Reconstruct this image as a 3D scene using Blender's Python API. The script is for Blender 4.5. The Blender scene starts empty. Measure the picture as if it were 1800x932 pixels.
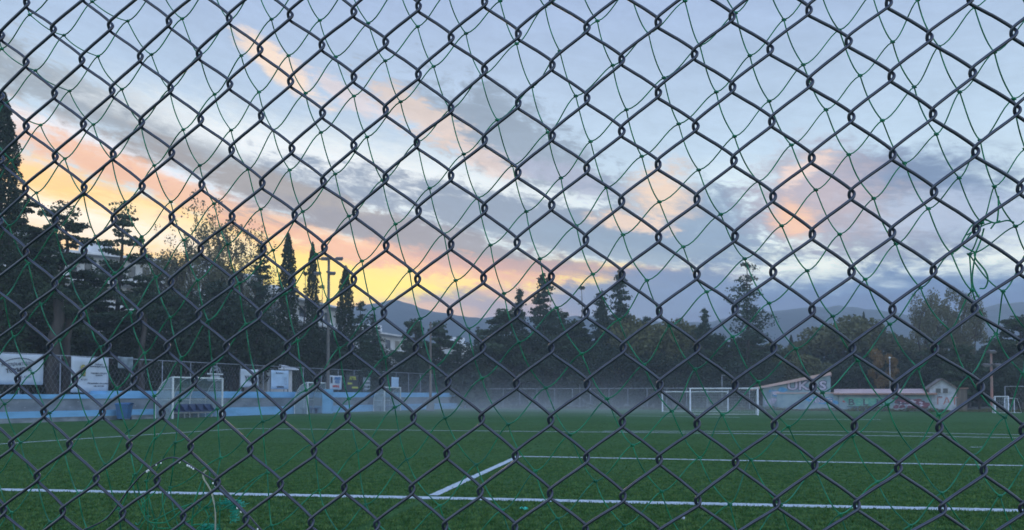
import bpy, math, random
import numpy as np
from mathutils import Vector, Matrix
# ------------------------------------------------------------ camera
F = 1350.0; CX = 900.0            # focal length and centre, in pixels of an 1800 px wide frame
PITCH = math.radians(1.7)
CY = 695.0 - F * math.tan(PITCH)  # the picture is the upper part of a nearly level view
CAM = Vector((0, 0, 1.5))
sc = bpy.context.scene
col = sc.collection
cd = bpy.data.cameras.new('camera'); cam = bpy.data.objects.new('camera', cd); col.objects.link(cam)
cd.sensor_fit = 'HORIZONTAL'; cd.sensor_width = 36; cd.lens = 36 * F / 1800; cd.shift_y = (CY - 466.0) / 1800
cd.clip_start = 0.05; cd.clip_end = 5000
cam.location = CAM; cam.rotation_euler = (math.pi / 2 + PITCH, 0, 0)
cd.dof.use_dof = True; cd.dof.focus_distance = .76; cd.dof.aperture_fstop = 26
sc.camera = cam
# ------------------------------------------------------------ light and exposure
SUN_AZ = math.radians(-9); SUN_EL = math.radians(5)
sd = bpy.data.lights.new('sun', 'SUN'); sd.energy = 0.35; sd.angle = math.radians(12); sd.color = (1, .72, .45)
so = bpy.data.objects.new('sun', sd); col.objects.link(so)
sdir = Vector((math.sin(SUN_AZ) * math.cos(SUN_EL), math.cos(SUN_AZ) * math.cos(SUN_EL), math.sin(SUN_EL)))
so.rotation_euler = sdir.to_track_quat('Z', 'Y').to_euler()
vs = sc.view_settings
sc.display_settings.display_device = 'sRGB'
vs.view_transform = 'Standard'; vs.look = 'None'; vs.gamma = 1; vs.exposure = 0.0; vs.use_curve_mapping = False
sc.render.engine = 'CYCLES'
cy = sc.cycles
cy.use_denoising = True; cy.max_bounces = 6; cy.diffuse_bounces = 2; cy.glossy_bounces = 2
cy.transmission_bounces = 4; cy.transparent_max_bounces = 8; cy.volume_bounces = 0
cy.volume_step_rate = 2; cy.volume_max_steps = 64

def srgb(r, g, b):
    f = lambda c: (c / 255 / 12.92) if c / 255 <= .04045 else ((c / 255 + .055) / 1.055) ** 2.4
    return (f(r), f(g), f(b), 1)

CP, SP = math.cos(PITCH), math.sin(PITCH)
def ray(px, py):
    x = (px - CX) / F; z = -(py - CY) / F
    return Vector((x, CP - z * SP, SP + z * CP))
def at(px, py, Y):
    d = ray(px, py); return CAM + d * (Y / d.y)
def ground(px, py, z=0.0):
    d = ray(px, py); return CAM + d * ((z - CAM.z) / d.z)
def azel(px, py):
    d = ray(px, py).normalized()
    return math.degrees(math.atan2(d.x, d.y)), math.degrees(math.asin(d.z))

# ------------------------------------------------------------ sky
world = bpy.data.worlds.new('World'); sc.world = world; world.use_nodes = True
def build_sky():
    nt = world.node_tree; N = nt.nodes; L = nt.links; N.clear()
    def math_(op, a, b=None, c=None, clamp=False):
        n = N.new('ShaderNodeMath'); n.operation = op; n.use_clamp = clamp
        for i, v in enumerate((a, b, c)):
            if v is None: continue
            if isinstance(v, (int, float)): n.inputs[i].default_value = v
            else: L.new(v, n.inputs[i])
        return n.outputs[0]
    def mix(f, a, b):
        n = N.new('ShaderNodeMix'); n.data_type = 'RGBA'
        ins = [s for s in n.inputs if s.type == 'RGBA']
        if isinstance(f, (int, float)): n.inputs[0].default_value = f
        else: L.new(f, n.inputs[0])
        for s, v in zip(ins, (a, b)):
            if isinstance(v, tuple): s.default_value = v
            else: L.new(v, s)
        return [o for o in n.outputs if o.type == 'RGBA'][0]
    tc = N.new('ShaderNodeTexCoord'); sep = N.new('ShaderNodeSeparateXYZ'); L.new(tc.outputs['Generated'], sep.inputs[0])
    az = math_('MULTIPLY', math_('ARCTAN2', sep.outputs[0], sep.outputs[1]), 180 / math.pi)
    el = math_('MULTIPLY', math_('ARCSINE', sep.outputs[2]), 180 / math.pi)
    def noise(sx, sy, ang, scale, detail, rough, seed, dist=0.0):
        c, s = math.cos(ang), math.sin(ang)
        a = math_('MULTIPLY', math_('ADD', math_('MULTIPLY', az, c), math_('MULTIPLY', el, s)), sx)
        b = math_('MULTIPLY', math_('SUBTRACT', math_('MULTIPLY', el, c), math_('MULTIPLY', az, s)), sy)
        cb = N.new('ShaderNodeCombineXYZ'); L.new(a, cb.inputs[0]); L.new(b, cb.inputs[1]); cb.inputs[2].default_value = seed
        n = N.new('ShaderNodeTexNoise'); L.new(cb.outputs[0], n.inputs['Vector'])
        n.inputs['Scale'].default_value = scale; n.inputs['Detail'].default_value = detail
        n.inputs['Roughness'].default_value = rough; n.inputs['Distortion'].default_value = dist
        return n.outputs['Fac']
    tilt = math.radians(-9)
    n1 = noise(.13, .50, tilt, 1.0, 8, .62, 3.1, .6)       # long streaks
    n2 = noise(.42, .85, tilt, 1.0, 7, .60, 9.7, .8)       # puffs
    n3 = noise(1.0, 3.4, tilt, 1.0, 5, .62, 17.0, .5)      # fine wisps
    sb = lambda n, k: math_('MULTIPLY', math_('SUBTRACT', n, .5), k)
    nz = math_('ADD', math_('ADD', sb(n1, 2.0), sb(n2, 2.2)), sb(n3, 1.3))
    nzb = math_('ADD', math_('ADD', sb(noise(.10, .45, tilt, 1.0, 8, .6, 43.0, .5), 2.4), sb(n2, -1.5)), sb(n3, 1.2))
    # clear sky: the physical dusk sky plus its scattered light by elevation
    sky = N.new('ShaderNodeTexSky'); sky.sky_type = 'NISHITA'; sky.sun_disc = False
    sky.sun_elevation = SUN_EL; sky.sun_rotation = SUN_AZ; sky.air_density = 1.2; sky.dust_density = 1.5; sky.ozone_density = 1.5
    cr = N.new('ShaderNodeValToRGB'); r = cr.color_ramp
    L.new(math_('DIVIDE', math_('ADD', el, 5), 95, clamp=True), cr.inputs[0])
    stops = [(-5, (120, 140, 165)), (6, (205, 215, 215)), (11, (208, 223, 226)), (17, (183, 204, 222)), (28, (158, 178, 212)), (50, (120, 145, 190)), (90, (95, 120, 170))]
    while len(r.elements) > 1: r.elements.remove(r.elements[-1])
    for i, (e, c) in enumerate(stops):
        p = (e + 5) / 95
        x = r.elements[0] if i == 0 else r.elements.new(p)
        x.position = p; x.color = srgb(*c)
    c = cr.outputs[0]
    def blob(cx, cy, rx, ry, ang, color, soft=.8, na=1.0, op=1.0, bias=0.0, alt=False):
        nonlocal c
        a0, e0 = azel(cx, cy); k = 180 / math.pi / F
        ca, sa = math.cos(math.radians(-ang)), math.sin(math.radians(-ang))
        da = math_('SUBTRACT', az, a0); de = math_('SUBTRACT', el, e0)
        u = math_('DIVIDE', math_('ADD', math_('MULTIPLY', da, ca), math_('MULTIPLY', de, sa)), rx * k)
        v = math_('DIVIDE', math_('SUBTRACT', math_('MULTIPLY', de, ca), math_('MULTIPLY', da, sa)), ry * k)
        rr = math_('SQRT', math_('ADD', math_('MULTIPLY', u, u), math_('MULTIPLY', v, v)))
        d = math_('ADD', math_('SUBTRACT', 1.0 + bias, rr), math_('MULTIPLY', nzb if alt else nz, na))
        m = N.new('ShaderNodeMapRange'); m.interpolation_type = 'SMOOTHSTEP'
        L.new(d, m.inputs[0]); m.inputs[1].default_value = -soft * .5; m.inputs[2].default_value = soft * .5
        m.inputs[3].default_value = 0; m.inputs[4].default_value = op
        c = mix(m.outputs[0], c, srgb(*color))
#SKYBLOBS
    for bl in SKY: blob(*bl[0], **bl[1])
    vm = N.new('ShaderNodeVectorMath'); vm.operation = 'SCALE'; L.new(c, vm.inputs[0])
    mm = N.new('ShaderNodeMapRange'); L.new(nzb, mm.inputs[0]); mm.inputs[1].default_value = -1; mm.inputs[2].default_value = 1; mm.inputs[3].default_value = .86; mm.inputs[4].default_value = 1.12
    L.new(mm.outputs[0], vm.inputs['Scale']); c = vm.outputs[0]
    # gain added to the unseen sky overhead and behind, to light wires and trees
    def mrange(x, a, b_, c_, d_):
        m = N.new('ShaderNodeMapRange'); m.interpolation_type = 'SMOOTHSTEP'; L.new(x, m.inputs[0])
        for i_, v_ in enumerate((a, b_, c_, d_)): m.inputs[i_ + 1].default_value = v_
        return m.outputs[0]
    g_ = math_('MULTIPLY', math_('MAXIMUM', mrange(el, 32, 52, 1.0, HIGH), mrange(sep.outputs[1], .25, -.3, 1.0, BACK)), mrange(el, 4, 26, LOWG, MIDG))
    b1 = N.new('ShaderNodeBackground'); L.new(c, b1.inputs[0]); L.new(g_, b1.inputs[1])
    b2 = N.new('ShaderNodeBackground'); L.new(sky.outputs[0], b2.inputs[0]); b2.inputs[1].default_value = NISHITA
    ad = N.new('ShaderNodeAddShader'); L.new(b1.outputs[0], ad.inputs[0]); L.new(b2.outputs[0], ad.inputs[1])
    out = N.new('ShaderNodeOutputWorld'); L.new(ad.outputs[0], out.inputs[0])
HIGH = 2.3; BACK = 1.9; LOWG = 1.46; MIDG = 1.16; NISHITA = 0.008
_ = dict
SKY = [
 # bright gaps
 ((720, 325, 560, 55, 9, (226, 232, 232)), dict(soft=1.4, na=.4, op=.85)),
 ((1500, 455, 480, 40, 3, (232, 238, 228)), dict(soft=1.2, na=.4, op=.95)),
 ((1300, 360, 90, 60, 0, (214, 228, 232)), dict(soft=1.4, na=.4, op=.8)),
 # sunset glow behind the hills
 ((560, 500, 560, 78, 6, (255, 196, 98)), dict(soft=1.0, na=.35, op=1)),
 ((250, 398, 430, 44, 16, (255, 198, 124)), dict(soft=1.3, na=.7, op=1)),
 ((150, 335, 230, 20, 14, (255, 204, 132)), dict(soft=1.2, na=.5, op=.9)),
 ((400, 440, 300, 55, 10, (255, 208, 100)), dict(soft=1.2, na=.3, op=.9)),
 ((650, 500, 260, 42, 3, (255, 228, 88)), dict(soft=1.0, na=.35, op=1)),
 ((920, 484, 300, 28, 2, (255, 214, 118)), dict(soft=.9, na=.45, op=1)),
 ((120, 385, 210, 26, 9, (255, 240, 218)), dict(soft=1.3, na=.7, op=.9)),
 ((330, 395, 120, 14, 14, (255, 232, 180)), dict(soft=1.3, na=.9, op=.7)),
 # long grey streaks
 ((190, 196, 300, 36, 17, (140, 148, 156)), dict(soft=.8, na=.9, op=.8)),
 ((90, 235, 170, 18, 17, (214, 184, 170)), dict(soft=1.0, na=1.0, op=.7)),
 ((330, 262, 190, 26, 20, (140, 146, 156)), dict(soft=.8, na=1.0, op=.4, alt=True)),
 ((560, 320, 150, 12, 14, (190, 196, 208)), dict(soft=.9, na=1.1, op=.4)),
 ((560, 288, 330, 24, 11, (226, 231, 234)), dict(soft=1.2, na=.8, op=.85)),
 ((930, 385, 420, 36, 9, (116, 136, 160)), dict(soft=.7, na=.7, op=.95)),
 ((1090, 432, 260, 26, 7, (122, 144, 166)), dict(soft=.7, na=.8, op=.9, alt=True)),
 ((190, 272, 270, 24, 13, (230, 227, 230)), dict(soft=1.1, na=.9, op=.95)),
 ((500, 345, 300, 26, 15, (148, 144, 144)), dict(soft=.7, na=.7, op=1)),
 ((400, 368, 330, 22, 15, (240, 178, 130)), dict(soft=.9, na=.8, op=.85)),
 ((720, 420, 300, 28, 9, (130, 132, 144)), dict(soft=.7, na=.7, op=.95)),
 ((700, 452, 280, 20, 8, (222, 166, 138)), dict(soft=.9, na=.9, op=.9)),
 ((640, 440, 150, 14, 8, (240, 180, 140)), dict(soft=1.0, na=1.0, op=.6)),
 ((560, 405, 130, 10, 14, (250, 196, 150)), dict(soft=1.0, na=1.1, op=.6, alt=True)),
 ((960, 470, 260, 12, 5, (176, 140, 138)), dict(soft=.8, na=.9, op=.8, alt=True)),
 # peach puffs
 ((492, 118, 80, 20, 33, (250, 222, 196)), dict(soft=.9, na=.7, op=.9)),
 ((620, 175, 90, 14, 24, (224, 208, 206)), dict(soft=1.0, na=1.2, op=.7)),
 ((885, 240, 185, 58, 22, (134, 150, 168)), dict(soft=.8, na=1.0, op=.9)),
 ((740, 205, 80, 26, 30, (220, 200, 188)), dict(soft=.9, na=1.2, op=.85)),
 ((850, 280, 70, 18, 26, (222, 198, 186)), dict(soft=.9, na=1.3, op=.7, alt=True)),
 ((1020, 320, 110, 24, 16, (158, 164, 186)), dict(soft=.8, na=1.1, op=.8, alt=True)),
 ((1205, 378, 125, 54, 16, (126, 148, 172)), dict(soft=.9, na=.8, op=.95)),
 ((1160, 340, 44, 38, 10, (236, 206, 178)), dict(soft=1.5, na=.9, op=.9)),
 ((1110, 392, 60, 14, 10, (240, 208, 180)), dict(soft=.9, na=1.0, op=.8)),
 ((1548, 360, 195, 82, 9, (102, 122, 154)), dict(soft=.7, na=.5, op=.95)),
 ((1500, 382, 120, 40, 8, (166, 156, 160)), dict(soft=1.4, na=.7, op=.75)),
 ((1440, 340, 86, 60, 10, (188, 172, 176)), dict(soft=1.6, na=.7, op=.85)),
 ((1410, 300, 46, 16, 160, (236, 208, 192)), dict(soft=.9, na=1.0, op=.8)),
 ((1398, 386, 34, 24, 30, (246, 192, 150)), dict(soft=1.5, na=.8, op=.9)),
 ((1720, 385, 150, 34, 12, (176, 188, 208)), dict(soft=1.1, na=.9, op=.7, alt=True)),
 # cloud bank on the hills
 ((1480, 585, 680, 92, 1, (98, 130, 168)), dict(soft=.5, na=.28, op=1)),
 ((1500, 596, 640, 84, 1, (74, 98, 142)), dict(soft=.6, na=.3, op=.9)),
 ((1130, 520, 190, 44, -6, (92, 118, 156)), dict(soft=.6, na=.45, op=.95)),
 ((830, 562, 190, 50, 2, (128, 128, 154)), dict(soft=.6, na=.45, op=.95)),
 ((720, 548, 110, 18, 2, (206, 164, 138)), dict(soft=.8, na=.5, op=.8)),
 ((905, 520, 60, 14, 12, (214, 170, 150)), dict(soft=.9, na=.8, op=.7)),
]
build_sky()
# ------------------------------------------------------------ helpers
def tag(o, label=None, cat=None, group=None, kind=None):
    if label: o['label'] = label
    if cat: o['category'] = cat
    if group: o['group'] = group
    if kind: o['kind'] = kind
    return o
def empty(name, loc=(0, 0, 0), rz=0.0):
    o = bpy.data.objects.new(name, None); col.objects.link(o); o.location = loc; o.rotation_euler = (0, 0, rz)
    o.empty_display_size = .2
    return o
def link(name, me, mat=None, parent=None, loc=None):
    o = bpy.data.objects.new(name, me); col.objects.link(o)
    if mat is not None and len(me.materials) == 0: me.materials.append(mat)
    if parent: o.parent = parent
    if loc is not None: o.location = loc
    return o
def fastmesh(name, V, Q, smooth=False):
    """V (n,3) array, Q (m,k) array of equal-sized faces"""
    V = np.asarray(V, dtype=np.float32); Q = np.asarray(Q, dtype=np.int32)
    me = bpy.data.meshes.new(name)
    me.vertices.add(len(V)); me.vertices.foreach_set('co', V.ravel())
    k = Q.shape[1]
    me.loops.add(Q.size); me.loops.foreach_set('vertex_index', Q.ravel())
    me.polygons.add(len(Q)); me.polygons.foreach_set('loop_start', np.arange(0, Q.size, k, dtype=np.int32))
    try: me.polygons.foreach_set('loop_total', np.full(len(Q), k, dtype=np.int32))
    except Exception: pass
    me.polygons.foreach_set('use_smooth', np.full(len(Q), smooth, dtype=bool))
    me.update(calc_edges=True); me.validate()
    return me
class MB:
    """collects shapes for ONE mesh (quads)"""
    def __init__(s): s.V = []; s.F = []; s.n = 0
    def add(s, V, F):
        V = np.asarray(V, dtype=float); s.V.append(V); s.F.append(np.asarray(F, dtype=int) + s.n); s.n += len(V); return s
    def box(s, x0, x1, y0, y1, z0, z1, M=None):
        V = np.array([(x, y, z) for z in (z0, z1) for y in (y0, y1) for x in (x0, x1)], float)
        if M is not None: V = np.array([tuple(M @ Vector(v)) for v in V])
        return s.add(V, [(0, 2, 3, 1), (4, 5, 7, 6), (0, 1, 5, 4), (2, 6, 7, 3), (0, 4, 6, 2), (1, 3, 7, 5)])
    def prism(s, prof, x0, x1):
        """polygon prof in (y,z), extruded along x; polygons as triangle-ish quads fan"""
        n = len(prof); V = [(x0, p[0], p[1]) for p in prof] + [(x1, p[0], p[1]) for p in prof]
        F = [(i, (i + 1) % n, n + (i + 1) % n, n + i) for i in range(n)]
        for i in range(1, n - 1, 2):
            j = min(i + 2, n - 1)
            F.append((0, j, i + 1, i)); F.append((n, n + i, n + i + 1, n + j))
        return s.add(V, F)
    def tube(s, P, R, n=8, caps=True):
        V, Fc = tube_arrays(P, R, n, caps); return s.add(V, Fc)
    def ball(s, c, r, n=8, m=5, sq=(1, 1, 1)):
        V = []; Fc = []
        for i in range(m + 1):
            t = math.pi * i / m
            for j in range(n):
                a = 2 * math.pi * j / n
                V.append((c[0] + r * sq[0] * math.sin(t) * math.cos(a), c[1] + r * sq[1] * math.sin(t) * math.sin(a), c[2] + r * sq[2] * math.cos(t)))
        for i in range(m):
            for j in range(n):
                Fc.append((i * n + j, i * n + (j + 1) % n, (i + 1) * n + (j + 1) % n, (i + 1) * n + j))
        return s.add(V, Fc)
    def build(s, name, mat, parent=None, smooth=False, loc=None):
        V = np.concatenate(s.V); Fc = np.concatenate(s.F)
        return link(name, fastmesh(name, V, Fc, smooth), mat, parent, loc)
def tube_arrays(P, R, n=8, caps=True):
    P = np.asarray(P, float); m = len(P)
    R = np.full(m, R, float) if np.isscalar(R) else np.asarray(R, float)
    T = np.gradient(P, axis=0); T /= np.maximum(np.linalg.norm(T, axis=1), 1e-12)[:, None]
    up = np.array([0., 0, 1.]) if abs(T[0][2]) < .9 else np.array([1., 0, 0])
    U = np.zeros_like(P); u = np.cross(T[0], up); u /= np.linalg.norm(u)
    for i in range(m):
        u = u - T[i] * np.dot(u, T[i]); u /= max(np.linalg.norm(u), 1e-9); U[i] = u
    W = np.cross(T, U); a = np.arange(n) * 2 * math.pi / n
    V = P[:, None, :] + R[:, None, None] * (U[:, None, :] * np.cos(a)[None, :, None] + W[:, None, :] * np.sin(a)[None, :, None])
    V = V.reshape(-1, 3)
    i = np.arange(m - 1)[:, None]; j = np.arange(n)[None, :]
    Fc = np.stack([i * n + j, i * n + (j + 1) % n, (i + 1) * n + (j + 1) % n, (i + 1) * n + j], -1).reshape(-1, 4)
    if caps and n % 2 == 0:
        ex = []
        for b in (0, (m - 1) * n):
            for q in range(1, n - 1, 2): ex.append((b, b + q, b + q + 1, b + min(q + 2, n - 1)) if q + 2 <= n - 1 else (b, b + q, b + q + 1, b))
        ex = [e for e in ex if len(set(e)) == 4]
        if ex: Fc = np.concatenate([Fc, np.array(ex)])
    return V, Fc
def catmull(P, k=6):
    P = [np.asarray(p, float) for p in P]; Q = [2 * P[0] - P[1]] + P + [2 * P[-1] - P[-2]]; out = []
    for i in range(1, len(Q) - 2):
        a, b, c, d = Q[i - 1:i + 3]
        for t in np.arange(k) / k:
            out.append(.5 * ((2 * b) + (-a + c) * t + (2 * a - 5 * b + 4 * c - d) * t * t + (-a + 3 * b - 3 * c + d) * t ** 3))
    out.append(P[-1]); return np.array(out)

# ------------------------------------------------------------ materials
def mat(name, color, rough=.7, metal=0.0, noise=None, bump=None, spec=None, trans=0.0, coord='Object'):
    """noise=(scale, detail, color2, lo, hi, [stretch xyz]); bump=(scale, strength, distance)"""
    m = bpy.data.materials.new(name); m.use_nodes = True
    nt = m.node_tree; N = nt.nodes; L = nt.links; b = N['Principled BSDF']
    b.inputs['Base Color'].default_value = (*color, 1); b.inputs['Roughness'].default_value = rough; b.inputs['Metallic'].default_value = metal
    if spec is not None: b.inputs['Specular IOR Level'].default_value = spec
    if trans: b.inputs['Transmission Weight'].default_value = trans
    tc = N.new('ShaderNodeTexCoord')
    if noise:
        mp = N.new('ShaderNodeMapping'); L.new(tc.outputs[coord], mp.inputs[0])
        if len(noise) > 5: mp.inputs['Scale'].default_value = noise[5]
        t = N.new('ShaderNodeTexNoise'); L.new(mp.outputs[0], t.inputs['Vector']); t.inputs['Scale'].default_value = noise[0]; t.inputs['Detail'].default_value = noise[1]
        mr = N.new('ShaderNodeMapRange'); L.new(t.outputs['Fac'], mr.inputs[0]); mr.inputs[1].default_value = noise[3]; mr.inputs[2].default_value = noise[4]
        mx = N.new('ShaderNodeMix'); mx.data_type = 'RGBA'; ins = [s for s in mx.inputs if s.type == 'RGBA']
        L.new(mr.outputs[0], mx.inputs[0]); ins[0].default_value = (*color, 1); ins[1].default_value = (*noise[2], 1)
        L.new([o for o in mx.outputs if o.type == 'RGBA'][0], b.inputs['Base Color'])
    if bump:
        t = N.new('ShaderNodeTexNoise'); L.new(tc.outputs[coord], t.inputs['Vector']); t.inputs['Scale'].default_value = bump[0]; t.inputs['Detail'].default_value = 4
        bp = N.new('ShaderNodeBump'); bp.inputs['Strength'].default_value = bump[1]; bp.inputs['Distance'].default_value = bump[2]
        L.new(t.outputs['Fac'], bp.inputs['Height']); L.new(bp.outputs[0], b.inputs['Normal'])
    return m
def leafmat(name, c1, c2, scale=.35, c3=None):
    m = mat(name, c1, .75, noise=(scale, 5, c2, .35, .68), spec=.25)
    nt = m.node_tree; b = nt.nodes['Principled BSDF']
    tr = nt.nodes.new('ShaderNodeBsdfTranslucent'); mx = nt.nodes.new('ShaderNodeMixShader'); mx.inputs[0].default_value = .22
    src = b.inputs['Base Color'].links[0].from_socket
    nt.links.new(src, tr.inputs[0]); nt.links.new(b.outputs[0], mx.inputs[1]); nt.links.new(tr.outputs[0], mx.inputs[2])
    nt.links.new(mx.outputs[0], nt.nodes['Material Output'].inputs[0])
    return m
M = {}
M['wire'] = mat('grey_coated_wire', (.036, .046, .074), .28, .15, noise=(60, 4, (.024, .027, .046), .4, .65), bump=(400, .15, .0004), spec=.8)
M['net'] = mat('green_nylon_cord', (.013, .23, .11), .6, noise=(90, 3, (.008, .13, .075), .4, .6), bump=(1500, .5, .0003))
M['tuft'] = mat('turquoise_frayed_nylon', (.02, .42, .29), .6, noise=(200, 2, (.03, .5, .38), .4, .6))
M['cord'] = mat('pale_plastic_cord', (.50, .50, .42), .4, noise=(80, 3, (.35, .36, .30), .4, .6))
M['drop'] = mat('water_drop', (.95, .97, 1), .05, 0, trans=.15, noise=(5, 1, (.95, .95, .95), .4, .6))  # near-white base colour stands in for the bright highlights on the drops
M['turf'] = None
M['paint'] = mat('white_line_paint', (.52, .57, .60), .9, noise=(9, 9, (.24, .34, .30), .48, .72), bump=(300, .6, .01))
M['conc'] = mat('weathered_grey_concrete', (.22, .245, .26), .9, noise=(.9, 9, (.12, .14, .155), .38, .66, (1, 1, 2.2)), bump=(12, .5, .02))
M['plinth'] = mat('damp_concrete_plinth', (.26, .29, .32), .85, noise=(.8, 9, (.12, .15, .17), .42, .6, (1, 1, 4)), bump=(12, .5, .02))
M['blue'] = mat('sky_blue_wall_paint', (.19, .43, .68), .75, noise=(.7, 9, (.12, .30, .48), .46, .70, (1, 1, 3)), bump=(8, .35, .02))
M['mast'] = mat('dark_galvanised_mast', (.09, .09, .09), .6, .3, noise=(6, 5, (.14, .13, .12), .4, .65))
M['rail'] = mat('galvanised_steel_tube', (.36, .38, .40), .45, .5, noise=(6, 5, (.22, .24, .26), .4, .65))
M['white'] = mat('white_painted_steel', (.66, .70, .72), .45, noise=(3, 5, (.48, .52, .54), .45, .7))
M['goalnet'] = mat('white_goal_net_cord', (.55, .6, .62), .8, noise=(5, 2, (.42, .47, .5), .4, .6))
M['banner'] = mat('white_banner_sheet', (.50, .55, .60), .7, noise=(1.2, 6, (.38, .43, .48), .42, .72), bump=(3, .3, .02))
M['banner2'] = mat('pale_blue_banner_sheet', (.42, .56, .70), .6, noise=(1.2, 6, (.32, .45, .56), .42, .72), bump=(3, .3, .02))
M['banner3'] = mat('faded_grey_banner_sheet', (.22, .27, .30), .7, noise=(2.2, 6, (.09, .12, .14), .40, .65), bump=(3, .3, .02))
M['bannerd'] = mat('dark_banner_sheet', (.035, .04, .045), .6, noise=(1.5, 5, (.06, .06, .06), .42, .7))
M['ink'] = mat('dark_print', (.03, .035, .05), .7, noise=(5, 2, (.06, .06, .08), .4, .6))
M['inkb'] = mat('blue_print', (.05, .16, .36), .7, noise=(5, 2, (.07, .2, .4), .4, .6))
M['inkr'] = mat('red_print', (.42, .07, .06), .7, noise=(5, 2, (.5, .1, .08), .4, .6))
M['inky'] = mat('yellow_print', (.5, .5, .06), .7, noise=(5, 2, (.42, .44, .08), .4, .6))
M['gold'] = mat('gold_print', (.42, .36, .10), .6, noise=(9, 3, (.16, .17, .06), .4, .6))
M['pleather'] = mat('navy_plastic_seat', (.03, .055, .13), .5, noise=(3, 3, (.045, .075, .17), .4, .6))
M['bin'] = mat('blue_plastic_bin', (.02, .11, .27), .5, noise=(3, 4, (.03, .09, .20), .4, .65))
M['bark'] = mat('grey_brown_bark', (.065, .054, .048), .9, noise=(3, 6, (.035, .031, .030), .4, .6, (1, 1, .25)), bump=(14, .8, .03))
M['wood'] = mat('weathered_pole_wood', (.17, .14, .12), .9, noise=(4, 6, (.10, .085, .075), .4, .65, (1, 1, .1)))
M['redpole'] = mat('rust_red_painted_pole', (.28, .13, .10), .7, noise=(4, 6, (.20, .16, .14), .4, .65, (1, 1, .2)))
M['bldg'] = mat('pale_render_wall', (.66, .66, .66), .85, noise=(.5, 7, (.5, .5, .5), .42, .7, (1, 1, .4)))
M['slab'] = mat('balcony_concrete', (.72, .72, .72), .8, noise=(.8, 6, (.44, .44, .44), .42, .7))
M['glass'] = mat('dark_window_glass', (.03, .04, .05), .12, noise=(.8, 2, (.06, .07, .08), .4, .6))
M['shade'] = mat('balcony_awning_canvas', (.20, .18, .15), .8, noise=(1, 4, (.26, .24, .2), .4, .6))
M['tile'] = mat('faded_terracotta_roof', (.30, .17, .13), .85, noise=(1.5, 7, (.20, .13, .11), .4, .65), bump=(6, .6, .05))
M['pinkroof'] = mat('pale_pink_roof_sheet', (.55, .38, .34), .7, noise=(1, 6, (.42, .28, .25), .42, .7, (1, 1, 3)))
M['shedwall'] = mat('pale_blue_grey_painted_wall', (.27, .36, .40), .85, noise=(1.4, 8, (.17, .27, .34), .42, .62), bump=(6, .3, .02))
M['hutwall'] = mat('whitewashed_wall', (.42, .46, .52), .85, noise=(1.6, 8, (.26, .29, .33), .46, .68), bump=(6, .3, .02))
M['dirt'] = mat('dark_earth_and_grass', (.045, .05, .03), .95, noise=(.6, 8, (.07, .06, .045), .4, .6), bump=(6, .8, .05))
M['hill'] = mat('forested_hill', (.012, .028, .050), .95, noise=(.02, 9, (.022, .045, .065), .42, .62), bump=(.05, .8, 4))  # bluish base colour stands in for part of the distance haze
def graf(name, c, c2): return mat(name, c, .75, noise=(4, 4, c2, .42, .6))
M['g_lil'] = graf('graffiti_lilac', (.55, .50, .62), (.40, .38, .50)); M['g_out'] = graf('graffiti_dark', (.045, .05, .09), (.08, .09, .14))
M['g_blue'] = graf('graffiti_blue', (.04, .24, .50), (.10, .34, .58)); M['g_teal'] = graf('graffiti_teal', (.06, .30, .28), (.12, .40, .34))
M['g_red'] = graf('graffiti_maroon', (.12, .045, .075), (.22, .08, .12)); M['g_org'] = graf('graffiti_orange', (.42, .16, .12), (.30, .18, .20))
M['g_green'] = graf('graffiti_mint', (.20, .45, .36), (.12, .36, .30))
M['plastic'] = None
def clear_sheet():
    m = bpy.data.materials.new('cloudy_polycarbonate_sheet'); m.use_nodes = True; nt = m.node_tree; N = nt.nodes; L = nt.links
    b = N['Principled BSDF']; b.inputs['Base Color'].default_value = (.36, .46, .50, 1); b.inputs['Roughness'].default_value = .35
    t = N.new('ShaderNodeBsdfTransparent'); mx = N.new('ShaderNodeMixShader'); tx = N.new('ShaderNodeTexNoise'); tx.inputs['Scale'].default_value = 2; tx.inputs['Detail'].default_value = 5
    mr = N.new('ShaderNodeMapRange'); L.new(tx.outputs['Fac'], mr.inputs[0]); mr.inputs[3].default_value = .22; mr.inputs[4].default_value = .5
    L.new(mr.outputs[0], mx.inputs[0]); L.new(t.outputs[0], mx.inputs[1]); L.new(b.outputs[0], mx.inputs[2]); L.new(mx.outputs[0], N['Material Output'].inputs[0])
    return m
M['plastic'] = clear_sheet()
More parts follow.
